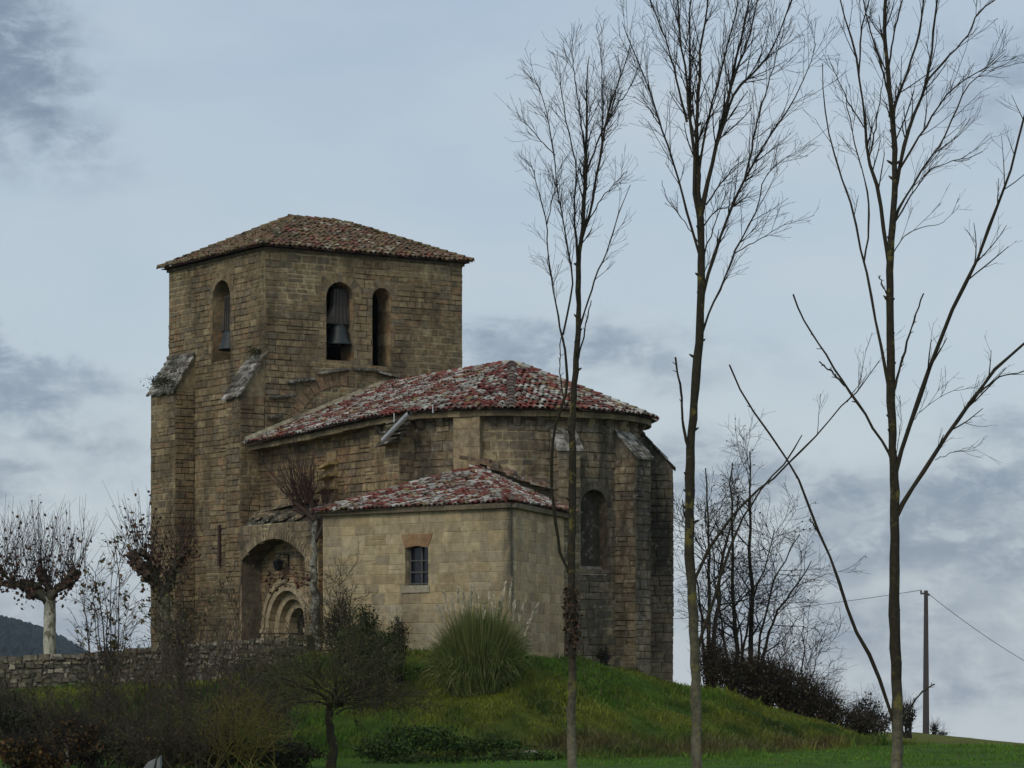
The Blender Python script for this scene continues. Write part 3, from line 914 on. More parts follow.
# resample both together
cum = np.concatenate([[0], np.cumsum(np.linalg.norm(np.diff(E_, axis=0), axis=1))])
ss = np.linspace(0, cum[-1], 160)
EE = np.stack([np.interp(ss, cum, E_[:, k]) for k in range(3)], 1); RR = np.stack([np.interp(ss, cum, R2_[:, k]) for k in range(3)], 1)
EE[3:-3] = (EE[1:-5] + EE[2:-4] + EE[3:-3] + EE[4:-2] + EE[5:-1]) / 5
mb = MB()
tile_rows(mb, EE, RR, .20, .29, pal_red, rng, mode='curve')
k0 = int(np.argmin(np.abs(ss - cum[11])))                             # hips
for d in (0, 62, 118):
    i = int(np.argmin(np.hypot(EE[:, 0] - (ACX + 5.06 * math.sin(R_(d))), EE[:, 1] - (ACY - 5.06 * math.cos(R_(d))))))
    ridge_tiles(mb, EE[i], RR[i], pal_red if d else (lambda r: tuple(np.array((.11, .075, .06)) * r.uniform(.7, 1.3))), rng, .17)
ridge_tiles(mb, LW(0, 4.9, 9.98), APEX, pal_red, rng)
nroof = mb.build('nave_roof', M_TILE, church)
# mortar flashing where it meets the tower
mb = MB()
for k in range(14):
    t0, t1 = k / 14, (k + 1.03) / 14
    A = EE[0] + (RR[0] - EE[0]) * t0; B = EE[0] + (RR[0] - EE[0]) * t1
    nrm = np.array((*ED, 0)) * .14
    a0 = max(0, .0)
    mb.block([A + (0, 0, .0), B + (0, 0, .0), B + nrm, A + nrm, A + (0, 0, .27), B + (0, 0, .27), B + nrm + (0, 0, .16), A + nrm + (0, 0, .16)], (.29, .25, .17))
mb.build('flashing', M_NAVE, nroof)
# cornice slabs and corbels under the eave
mb = MB(); r2 = random.Random(8)
din = np.stack([(RR - EE)[:, 0], (RR - EE)[:, 1], 0 * RR[:, 0]], 1); din /= np.linalg.norm(din, axis=1, keepdims=True)
for i in range(0, len(EE) - 2, 2):
    A, B = EE[i] + din[i] * .14, EE[i + 2] + din[i + 2] * .14
    jz = r2.uniform(-.015, .015); th = .2
    B = B - (B - A) * .02
    mb.block([A + (0, 0, -th + jz), B + (0, 0, -th + jz), B + din[i + 2] * .9 + (0, 0, -th + jz), A + din[i] * .9 + (0, 0, -th + jz),
              A + (0, 0, -.01), B + (0, 0, -.01), B + din[i + 2] * .9 + (0, 0, .0), A + din[i] * .9 + (0, 0, .0)], pal([(.19, .155, .09), (.16, .13, .08), (.23, .185, .11)], r2))
mb.build('cornice', M_NAVE, church)
ccum = np.concatenate([[0], np.cumsum(np.linalg.norm(np.diff(EE, axis=0), axis=1))])
for s in np.arange(8.2, 21, .92):
    i = int(np.argmin(np.abs(ccum - s)))
    o = EE[i] + din[i] * .26; tg = np.cross(din[i], (0, 0, 1))
    mb = MB(); c = pal(P_APSE, r2)
    mb.block([o + tg * -.11 + din[i] * .18 + (0, 0, -.48), o + tg * .11 + din[i] * .18 + (0, 0, -.48), o + tg * .11 + din[i] * .6 + (0, 0, -.48), o + tg * -.11 + din[i] * .6 + (0, 0, -.48),
              o + tg * -.12 + (0, 0, -.215), o + tg * .12 + (0, 0, -.215), o + tg * .12 + din[i] * .6 + (0, 0, -.215), o + tg * -.12 + din[i] * .6 + (0, 0, -.215)], c)
    mb.build('corbel', M_APSE, church)

# stub of a lost buttress and broken slabs on the nave wall
mb = MB(); r2 = random.Random(12); P = P_south(NS)
u0 = e_of(318, -.6); z = 3.0
for k in range(9):
    h = r2.uniform(.4, .55); d = .5 - .045 * k + r2.uniform(-.05, .03)
    mb.block([P(u0, z, -.05), P(u0 + .7, z, -.05), P(u0 + .7, z, d), P(u0, z, d), P(u0, z + h - .02, -.05), P(u0 + .7, z + h - .02, -.05), P(u0 + .7, z + h - .02, d - .03), P(u0, z + h - .02, d - .03)], pal(P_NAVE, r2)); z += h
for k, (zz, out) in enumerate(((5.7, .62), (6.15, .5), (6.55, .42))):
    mb.block([P(u0 - .1, zz, 0), P(u0 + .75, zz + .12, 0), P(u0 + .75, zz + .1, out), P(u0 - .1, zz - .05, out), P(u0 - .1, zz + .1, 0), P(u0 + .75, zz + .22, 0), P(u0 + .75, zz + .18, out), P(u0 - .1, zz + .04, out)], (.34, .25, .10))
mb.build('buttress_stub', M_NAVE, church)
mb = MB(); u0 = e_of(384, -.3)
for k in range(8):
    z0 = z_of(446, u0, -.3) + k * .105; a = u0 - .1 + .11 * k + r2.uniform(-.1, .1); b = a + r2.uniform(.8, 1.1); out = r2.uniform(.3, .5); tl_ = r2.uniform(.02, .12)
    mb.block([P(a, z0, -.05), P(b, z0 + tl_, -.05), P(b, z0 + tl_ - .07, out), P(a, z0 - .06, out), P(a, z0 + .06, -.05), P(b, z0 + tl_ + .06, -.05), P(b, z0 + tl_ - .02, out), P(a, z0 - .0, out)], pal([(.12, .11, .09), (.09, .08, .065), (.2, .17, .12)], r2))
mb.build('broken_slabs', M_CAP, church)

# porch: front wall with a low arch, its soffit and the slabs on top
POR = Opening(.16, 4.72, -1.0, 3.5, .72)
Pp = P_south(-1.0)
mb = MB()
wall(mb, Pp, 0.0, 5.6, -1, 4.75, [POR], palette=[(.27, .215, .13), (.24, .19, .115), (.30, .24, .15), (.2, .165, .11)], seed=101, ch=(.18, .3), sw=(.25, .5))
reveal(mb, Pp, POR, .012, -.82, [(.17, .14, .095), (.14, .12, .085)], 5, False)
voussoirs(mb, Pp, POR, .3, .0, .035, [(.33, .27, .17), (.28, .23, .145), (.25, .2, .13)], 6, 27)
wall(mb, P_east(5.6), -1.0, NS, -1, 4.75, palette=P_NAVE, seed=103)
porch = mb.build('porch', M_NAVE, church)
mb = MB(); r2 = random.Random(5); P = P_south(NS)
mb.poly([P(0.02, 4.74, .8), P(5.58, 4.74, .8), P(5.58, 5.35, 0.02), P(.02, 5.35, .02)], (.07, .055, .035))
for k in range(26):                                                  # loose slabs and earth
    a = r2.uniform(.05, 4.9); b = a + r2.uniform(.4, 1.0); t = r2.uniform(0, .75); w = r2.uniform(.2, .35)
    z0 = 4.78 + .6 * t; d1 = .86 - .86 * t; d0 = d1 - w; th = r2.uniform(.05, .12)
    mb.block([P(a, z0, d1), P(b, z0 + .03, d1), P(b, z0 + w * .7, d0), P(a, z0 + w * .7, d0), P(a, z0 + th, d1), P(b, z0 + th, d1), P(b, z0 + w * .7 + th, d0), P(a, z0 + w * .7 + th, d0)], pal([(.13, .10, .065), (.19, .15, .09), (.24, .18, .1), (.09, .075, .05)], r2))
za = 5.25
mb.block([P(.3, za, .0), P(4.3, za + .3, .0), P(4.3, za + .22, .42), P(.3, za - .08, .42), P(.3, za + .09, 0), P(4.3, za + .4, 0), P(4.3, za + .3, .42), P(.3, za, .42)], (.24, .18, .105))
mb.build('porch_roof', M_CAP, porch)

# portal: stepped round arches
mb = MB(); P = P_south(NS); c0, zs = PORTAL['c'], PORTAL['zs']
PL = [(.36, .30, .19), (.33, .275, .18), (.39, .325, .21)]
def band(mb, r0, r1, d0, d1, seed, n=15):
    rng2 = random.Random(seed)
    for k in range(n):
        a, b = math.pi * k / n + .006, math.pi * (k + 1) / n - .006
        q = [(c0 - r * math.cos(t), zs + r * math.sin(t)) for r, t in ((r0, a), (r0, b), (r1, b), (r1, a))]
        mb.block([P(x, y, d0) for x, y in q] + [P(x, y, d1) for x, y in q], pal(PL, rng2, .08))
    for sgn in (-1, 1):
        z = -1.0
        while z < zs - .16:
            h = min(rng2.uniform(.35, .5), zs - .16 - z)
            xs = sorted((c0 + sgn * r0, c0 + sgn * r1))
            q = [(xs[0], z), (xs[1], z), (xs[1], z + h - .008), (xs[0], z + h - .008)]
            mb.block([P(x, y, d0) for x, y in q] + [P(x, y, d1) for x, y in q], pal(PL, rng2, .08)); z += h
        xs = sorted((c0 + sgn * (r0 - .05), c0 + sgn * (r1 + .03)))      # impost
        q = [(xs[0], zs - .16), (xs[1], zs - .16), (xs[1], zs - .004), (xs[0], zs - .004)]
        mb.block([P(x, y, d0) for x, y in q] + [P(x, y, d1 + .05) for x, y in q], pal(PL, rng2, .08))
band(mb, 1.56, 1.74, -.02, .10, 1, 17)
band(mb, 1.32, 1.555, -.3, .035, 2)
band(mb, 1.02, 1.38, -.62, -.22, 3)
band(mb, .72, 1.08, -.95, -.46, 4, 11)
portal = mb.build('portal', M_SACR, church)
mb = MB()
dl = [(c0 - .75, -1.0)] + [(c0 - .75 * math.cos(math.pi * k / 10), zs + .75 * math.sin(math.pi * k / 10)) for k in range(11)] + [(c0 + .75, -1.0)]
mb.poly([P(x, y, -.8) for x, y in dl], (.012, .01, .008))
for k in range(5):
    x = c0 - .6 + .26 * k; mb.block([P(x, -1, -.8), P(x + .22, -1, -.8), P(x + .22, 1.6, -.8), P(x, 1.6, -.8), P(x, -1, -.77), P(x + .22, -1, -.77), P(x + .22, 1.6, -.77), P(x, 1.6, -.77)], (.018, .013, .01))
mb.build('door', M_WOOD, portal)

# sacristy
SC, SL, SR, SW_ = np.array((-.03, 90.9)), np.array((-6.06, 96.25)), np.array((1.87, 98.4)), np.array(LW(6.9, NS, 0)[:2])
SZ = 4.62
uF = (SC - SL) / np.linalg.norm(SC - SL); nF = np.array((uF[1], -uF[0]))
uR = (SR - SC) / np.linalg.norm(SR - SC); nR = np.array((uR[1], -uR[0]))
uL = (SL - SW_) / np.linalg.norm(SL - SW_); nL = np.array((uL[1], -uL[0]))
PF, PR, PLW = plane_P(SL, uF, nF), plane_P(SC, uR, nR), plane_P(SW_, uL, nL)
lF, lR, lL = np.linalg.norm(SC - SL), np.linalg.norm(SR - SC), np.linalg.norm(SL - SW_)
def u_front(px):
    k = (px - CX) / F
    return (k * SL[1] - SL[0]) / (uF[0] - k * uF[1])
wu0, wu1 = u_front(405.5), u_front(428.5)
WO = Opening(wu0, wu1, 2.33, 3.5, .06)
mb = MB()
kw = dict(palette=P_SACR, ch=(.26, .37), sw=(.38, .85), depth=.011, gap=.008, ragged=.004, pointing=False)
def f_front(c, u, z, r):                                             # black weather streak down the corner, paler repair by the window
    c = np.array(c)
    if abs(u - (wu0 + wu1) / 2) < 1.0 and z < 2.2 and r.random() < .6: c = c * .4 + np.array((.40, .35, .25)) * .6
    return tuple(c)
def f_right(c, u, z, r):
    c = np.array(c) * np.array((1.04, .965, .93))  # warm tint in this wall's colour counters the bluish sky light on it
    if z < 1.8 and abs(u - 3.5) < 2 and r.random() < .5: c = c * .6 + np.array((.27, .165, .115)) * .4
    return tuple(c)
wall(mb, PF, 0, lF, -1, SZ, [WO], seed=111, colf=f_front, **kw)
wall(mb, PR, 0, lR, -1.4, SZ, seed=112, colf=f_right, **kw)
wall(mb, PLW, 0, lL, -1, SZ, seed=113, **kw)
reveal(mb, PF, WO, .008, -.24, P_SACR, 4)
sac = mb.build('sacristy_wall', M_SACR, church)
mb = MB()
for d, s in (('F', 0), ('R', 1)): pass
mb = MB(); r2 = random.Random(6)
wm = (wu0 + wu1) / 2
q = [(wu0 - .1, 3.5), (wu1 + .08, 3.5), (wu1 + .18, 3.93), (wu0 - .2, 3.93)]
q2 = [(wu0, 3.5), (wm, 3.562), (wu1, 3.5), (wu1 + .18, 3.93), (wu0 - .18, 3.93)]
mb.poly([PF(x, y, .03) for x, y in q2], (.30, .175, .09))
for (a, b), (c, d) in zip(q2, q2[1:] + q2[:1]): mb.poly([PF(a, b, .03), PF(a, b, -.1), PF(c, d, -.1), PF(c, d, .03)], (.27, .16, .085))
mb.build('lintel', M_SACR, sac)
mb = MB()
mb.block([PF(wu0 - .16, 2.1, -.05), PF(wm, 2.1, -.05), PF(wm, 2.325, -.05), PF(wu0 - .16, 2.325, -.05), PF(wu0 - .16, 2.1, .05), PF(wm, 2.1, .05), PF(wm, 2.325, .05), PF(wu0 - .16, 2.325, .05)], (.40, .345, .24))
mb.block([PF(wm + .012, 2.1, -.05), PF(wu1 + .06, 2.1, -.05), PF(wu1 + .06, 2.325, -.05), PF(wm + .012, 2.325, -.05), PF(wm + .012, 2.1, .05), PF(wu1 + .06, 2.1, .05), PF(wu1 + .06, 2.325, .05), PF(wm + .012, 2.325, .05)], (.37, .32, .225))
mb.build('window_sill', M_SACR, sac)
mb = MB(); mb.poly([PF(wu0, 2.33, -.21), PF(wu1, 2.33, -.21), PF(wu1, 3.6, -.21), PF(wu0, 3.6, -.21)], (.01, .01, .01))
mb.build('window_pane', M_GLASS, sac)
mb = MB()
def bar(a, b, c, d, t=.03):
    mb.block([PF(a, c, -.19), PF(b, c, -.19), PF(b, d, -.19), PF(a, d, -.19), PF(a, c, -.19 + t), PF(b, c, -.19 + t), PF(b, d, -.19 + t), PF(a, d, -.19 + t)], (.10, .095, .085))
W_ = wu1 - wu0
for f in (.06, .56, .95): bar(wu0 + W_ * f - .025, wu0 + W_ * f + .025, 2.33, 3.55)
for z in (2.36, 2.72, 3.08): bar(wu0, wu1, z, z + .04, .04)
mb.build('window_bars', M_WOOD, sac)

# sacristy roof
AP = np.array((-1.2, 97.95, 6.22))
def off(p, a, b, k): return np.array((*(p + a * k + b * k), SZ + .14))
eL, eC, eR, eW = np.array((*(SL + nF * .26 + nL * .05), SZ + .08)), np.array((*(SC + (nF + nR) * .22), SZ + .14)), np.array((*(SR + nR * .3 + uR * .25), SZ + .14)), np.array((*(SW_ + nL * .28), SZ + .14))
mb = MB()
tile_rows(mb, lin(eL, eC, 8), lin(AP, AP, 8), .20, .29, pal_red, rng)
tile_rows(mb, lin(eC, eR, 8), lin(AP, AP, 8), .20, .29, pal_red, rng)
tile_rows(mb, lin(eW, eL, 8), lin(AP, AP, 8), .20, .29, pal_red, rng, cap=False)
ridge_tiles(mb, eL, AP, pal_red, rng, .13)
for k in (0,): ridge_tiles(mb, eC, AP, pal_red, rng, .14)
sroof = mb.build('sacristy_roof', M_TILE, church)
mb = MB()
for a, b, n_ in ((SL, SC, nF), (SC, SR, nR), (SW_, SL, nL)):
    L_ = np.linalg.norm(b - a); u = (b - a) / L_; x = -.12
    while x < L_ + .1:
        w = r2.uniform(.6, 1.0); y = min(x + w, L_ + .12)
        p0, p1 = a + u * x, a + u * (y - .01)
        mb.block([(*(p0 - n_ * .1), SZ - .005), (*(p1 - n_ * .1), SZ - .005), (*(p1 + n_ * .16), SZ - .005), (*(p0 + n_ * .16), SZ - .005),
                  (*(p0 - n_ * .1), SZ + .14), (*(p1 - n_ * .1), SZ + .14), (*(p1 + n_ * .2), SZ + .14), (*(p0 + n_ * .2), SZ + .14)], pal([(.2, .17, .115), (.17, .145, .1)], r2))
        x = y
mb.build('cornice', M_SACR, church)
mb = MB()                                                            # ragged slabs where the roof meets the apse
for k in range(7):
    t = k / 7; p = AP + (np.array((*SR, SZ + .5)) - AP) * t; w = r2.uniform(.3, .55)
    rad = p[:2] - np.array((ACX, ACY)); rad /= np.linalg.norm(rad); tg = np.array((-rad[1], rad[0])); 
    c = np.array((ACX, ACY)) + rad * (AR_ - .1); z = p[2] + .32 + r2.uniform(-.04, .1)
    A = lambda r, x, zz: (*(c + rad * r + tg * x), zz)
    mb.block([A(0, -w, z + .08), A(0, w, z - .12), A(.4, w, z - .22), A(.4, -w, z - .02), A(0, -w, z + .17), A(0, w, z - .03), A(.4, w, z - .13), A(.4, -w, z + .07)], pal([(.28, .2, .13), (.34, .26, .18), (.25, .16, .11)], r2))
mb.build('flashing', M_CAP, sroof)

# iron bar on the tower, bells, lantern, broken pipe
mb = MB(); P = P_south(0); e = e_of(221, 0)
zt, zb = z_of(525, e, 0), z_of(566, e, 0)
mb.block([P(e - .07, zb, .03), P(e + .07, zb, .03), P(e + .07, zt, .03), P(e - .07, zt, .03), P(e - .07, zb, .11), P(e + .07, zb, .11), P(e + .07, zt, .11), P(e - .07, zt, .11)], (.06, .03, .022))
for z in (zb + .2, zt - .2):
    mb.block([P(e - .1, z, -.02), P(e + .1, z, -.02), P(e + .1, z + .06, -.02), P(e - .1, z + .06, -.02), P(e - .1, z, .125), P(e + .1, z, .125), P(e + .1, z + .06, .125), P(e - .1, z + .06, .125)], (.05, .03, .025))
o = mb.build('iron_bar', M_IRON, None, P(e, zb, .05))
tag(o, 'rusty iron bar fixed upright on the tower wall left of the porch', 'iron bar')

def lathe(mb, c, prof, col, n=20):
    c = np.array(c, float); th = np.arange(n) / n * 2 * np.pi
    V = np.array([[c[0] + r * math.cos(t), c[1] + r * math.sin(t), c[2] + z] for r, z in prof for t in th])
    i = np.arange(len(prof) * n).reshape(len(prof), n); nx = np.roll(i, -1, 1)
    mb.arr(V, np.stack([i[:-1], nx[:-1], nx[1:], i[1:]], -1).reshape(-1, 4), col, 0, True)

def bell(e, n, zmouth, r, axis, label):
    c = LW(e, n, zmouth)
    t = thing('church_bell', c, label, 'bell', 'bells in the tower')
    s = r / .43
    prof = [(.34, .02), (.43, 0), (.425, .05), (.37, .14), (.32, .27), (.285, .42), (.265, .55), (.22, .64), (.12, .69), (.02, .70)]
    mb = MB(); lathe(mb, c, [(a * s, b * s) for a, b in prof], (.014, .019, .018)); mb.build('bell_body', M_BRONZE, t)
    mb = MB(); lathe(mb, (c[0], c[1], c[2] - .06), [(.0, 0), (.06, .02), (.06, .1), (.02, .14), (.02, .5)], (.03, .03, .03), 10); mb.build('clapper', M_IRON, t)
    mb = MB()                                                        # tall wooden headstock with iron straps
    ax = np.array((*(ED if axis == 'e' else ND), 0)); bx = np.array((*(ND if axis == 'e' else ED), 0)); C = np.array(c)
    def bk(w0, w1, d, z0, z1, col):
        mb.block([C + ax * -w0 + bx * -d + (0, 0, z0), C + ax * w0 + bx * -d + (0, 0, z0), C + ax * w0 + bx * d + (0, 0, z0), C + ax * -w0 + bx * d + (0, 0, z0),
                  C + ax * -w1 + bx * -d + (0, 0, z1), C + ax * w1 + bx * -d + (0, 0, z1), C + ax * w1 + bx * d + (0, 0, z1), C + ax * -w1 + bx * d + (0, 0, z1)], col)
    z0 = .70 * s
    bk(.58, .54, .13, z0, z0 + .24, (.075, .064, .054)); bk(.5, .3, .125, z0 + .24, z0 + .62, (.09, .076, .063)); bk(.3, .27, .12, z0 + .62, z0 + 1.25, (.07, .06, .05))
    bk(.75, .75, .04, z0 + .06, z0 + .14, (.03, .03, .03))
    yk = mb.build('headstock', M_WOOD, t)
    mb = MB()
    for x in (-.2, -.07, .07, .2):
        p = [C + ax * x * 1.3 + bx * sg * .14 + (0, 0, z0 - .05) for sg in (-1,)][0]
        tubes(mb, np.array([p, p + (0, 0, .6) - ax * x * .3, p + (0, 0, 1.25) - ax * x * .45]), np.array((.018, .018, .018)), 5, (.03, .028, .026))
        p2 = p + bx * .28
        tubes(mb, np.array([p2, p2 + (0, 0, .6) - ax * x * .3, p2 + (0, 0, 1.25) - ax * x * .45]), np.array((.018, .018, .018)), 5, (.03, .028, .026))
    mb.build('strap', M_IRON, yk)
bell(-3.3, .36, 11.35, .46, 'e', 'bronze bell in the single arch of the left tower face')
bell(-.40, n_of(339, -.40), 11.45, .47, 'n', 'bronze bell under a wooden headstock in the wide right arch')

P = P_south(NS); e = e_of(278.5, -.55)
zl = z_of(566, e, -.55)
ln = thing('wall_lantern', P(e + .3, zl, 0), 'small black lantern on a bracket inside the porch', 'lantern')
mb = MB(); eb = e_of(289.5, NS)
mb.block([P(eb - .03, zl - .15, .0), P(eb + .03, zl - .15, .0), P(eb + .03, zl + .42, .0), P(eb - .03, zl + .42, .0), P(eb - .03, zl - .15, .06), P(eb + .03, zl - .15, .06), P(eb + .03, zl + .42, .06), P(eb - .03, zl + .42, .06)], (.012, .012, .013))
arm = np.array([P(eb, zl + .38, .05), P(eb - .1, zl + .42, .18), P(e + .05, zl + .36, .32), P(e, zl + .3, .36)])
tubes(mb, catmull(arm, 10), np.full(10, .02), 6, (.012, .012, .013))
arm2 = np.array([P(eb, zl + .05, .05), P(eb - .08, zl + .1, .15), P(eb - .16, zl + .3, .2)]); tubes(mb, catmull(arm2, 8), np.full(8, .014), 6, (.012, .012, .013))
mb.build('bracket', M_IRON, ln)
mb = MB(); LC = np.array(P(e, zl, .36)); LT = lambda x, y, z: tuple(LC + (np.array((*ED, 0)) * x + np.array((*ND, 0)) * y + np.array((0, 0, z))) * .78)
for sx, sy in ((-1, -1), (1, -1), (1, 1), (-1, 1)):
    mb.block([LT(sx * .10 - .012, sy * .10 - .012, -.2), LT(sx * .10 + .012, sy * .10 - .012, -.2), LT(sx * .10 + .012, sy * .10 + .012, -.2), LT(sx * .10 - .012, sy * .10 + .012, -.2),
              LT(sx * .17 - .012, sy * .17 - .012, .18), LT(sx * .17 + .012, sy * .17 - .012, .18), LT(sx * .17 + .012, sy * .17 + .012, .18), LT(sx * .17 - .012, sy * .17 + .012, .18)], (.012, .012, .013))
mb.box(-.11, .11, -.11, .11, -.24, -.2, (.012, .012, .013), LT); mb.box(-.2, .2, -.2, .2, .18, .21, (.012, .012, .013), LT)
mb.block([LT(-.2, -.2, .21), LT(.2, -.2, .21), LT(.2, .2, .21), LT(-.2, .2, .21), LT(-.06, -.06, .32), LT(.06, -.06, .32), LT(.06, .06, .32), LT(-.06, .06, .32)], (.012, .012, .013))
mb.build('cage', M_IRON, ln)
mb = MB(); mb.block([LT(-.09, -.09, -.19), LT(.09, -.09, -.19), LT(.09, .09, -.19), LT(-.09, .09, -.19), LT(-.155, -.155, .175), LT(.155, -.155, .175), LT(.155, .155, .175), LT(-.155, .155, .175)], (.06, .07, .08))
mb.build('lantern_glass', M_GLASS, ln)

mb = MB(); u0, u1 = e_of(410, -.95), e_of(382, -.95); Ps = P_south(-.95)
A, B = np.array(Ps(u0, z_of(413, u0, -.95), .02)), np.array(Ps(u1, z_of(440, u1, -.95), -.05))
tubes(mb, lin(A, B, 6), np.full(7, .085), 12, (.42, .43, .44)); tubes(mb, lin(A, B, 6), np.full(7, .078), 12, (.1, .1, .1))
for t in (.12, .55): 
    C_ = A + (B - A) * t; tubes(mb, lin(C_, C_ + (B - A) * .03, 2), np.full(3, .095), 12, (.36, .37, .38))
o = mb.build('drainpipe', M_PIPE, None, A)
for k, f in ((.0, .4), (1.2, .3)):
    mb = MB(); q = np.array(Ps(u0 - .9 + k * 2.0, 0, .06)); q[2] = z_of(412, u0, -.95) - .0 - .08 * (1 - k); tubes(mb, np.array([q + (0, 0, .1), q, q - (0, 0, f * .5)]), np.full(3, .02), 6, (.5, .5, .5)); mb.build('gutter_hook', M_PIPE, church)
tag(o, 'broken grey metal drainpipe hanging slantwise from the nave eave', 'drainpipe')

# ------------------------------------------------------------------ churchyard wall
def rubble_wall(name, pts, tops, zbot, thick, label, seed):
    """dry rubble wall following a line of points (x, y) with a top height at each"""
    mb = MB(); r2 = random.Random(seed)
    pts = np.array(pts, float); tops = np.array(tops, float)
    seg = np.linalg.norm(np.diff(pts, axis=0), axis=1); cum = np.concatenate([[0], np.cumsum(seg)])
    def pos(u): return np.array((np.interp(u, cum, pts[:, 0]), np.interp(u, cum, pts[:, 1])))
    def nrm(u):
        d = pos(min(u + .3, cum[-1])) - pos(max(u - .3, 0)); d /= np.linalg.norm(d); return np.array((d[1], -d[0]))
    def P(u, z, dep):
        q = pos(u) + nrm(u) * dep; return (q[0], q[1], z)
    us = np.linspace(0, cum[-1], int(cum[-1] / .5) + 1)
    for a, b in zip(us[:-1], us[1:]):
        ta, tb = np.interp(a, cum, tops) - .05, np.interp(b, cum, tops) - .05
        mb.block([P(a, zbot, 0), P(b, zbot, 0), P(b, zbot, -thick), P(a, zbot, -thick), P(a, ta, 0), P(b, tb, 0), P(b, tb, -thick), P(a, ta, -thick)], (.075, .068, .048))
    pal_w = [(.13, .115, .08), (.10, .092, .068), (.17, .15, .10), (.08, .074, .056), (.24, .215, .16)]
    z = zbot
    while z < tops.max():
        h = r2.uniform(.11, .19); u = r2.uniform(-.2, 0)
        while u < cum[-1]:
            w = r2.uniform(.13, .42); a, b = max(u, 0) + .014, min(u + w, cum[-1]) - .014; u += w
            if b - a < .08: continue
            tp = np.interp((a + b) / 2, cum, tops)
            if z > tp - .06: continue
            zz_ = z; z_j = r2.uniform(-.05, .05); h2 = min(h * r2.uniform(.6, 1.15), tp + r2.uniform(-.05, .07) - z)
            d = r2.uniform(.02, .10); j = lambda: r2.uniform(-.04, .04)
            f = [(a + j(), z + z_j + j() * .5), (b + j(), z + z_j + j() * .5), (b + j(), z + z_j + h2 + j()), (a + j(), z + z_j + h2 + j())]
            c = ((a + b) / 2, z + z_j + h2 / 2)
            mb.block([P(x, y, -.06) for x, y in f] + [P(c[0] + (x - c[0]) * .86, c[1] + (y - c[1]) * .86, d) for x, y in f], pal(pal_w, r2, .25))
        z += h
    u = 0
    while u < cum[-1]:                                               # uneven stones along the top
        w = r2.uniform(.25, .6); a, b = u + .01, min(u + w, cum[-1]) - .01; u += w
        tp = np.interp((a + b) / 2, cum, tops); h = r2.uniform(.06, .14)
        mb.block([P(a, tp - .06, .05), P(b, tp - .06, .05), P(b, tp - .06, -thick), P(a, tp - .06, -thick), P(a + .03, tp + h, .02), P(b - .03, tp + h, .02), P(b - .03, tp + h, -thick + .05), P(a + .03, tp + h, -thick + .05)], pal(pal_w, r2, .3))
    o = mb.build(name, M_WALL, None, (*pts[0], zbot))
    return tag(o, label, 'wall')
rubble_wall('churchyard_wall', [(-26, 105.6), (-17.4, 103), (-13.8, 101.9), (-10.4, 100.6), (-6.75, 99.2)], [-.22, .0, .2, .52, .74], -2.2, .55,
            'low grey rubble wall holding up the churchyard below the porch', 5)

# ------------------------------------------------------------------ trees
def gz(x, y): return float(ground_z(np.array(x), np.array(y)))

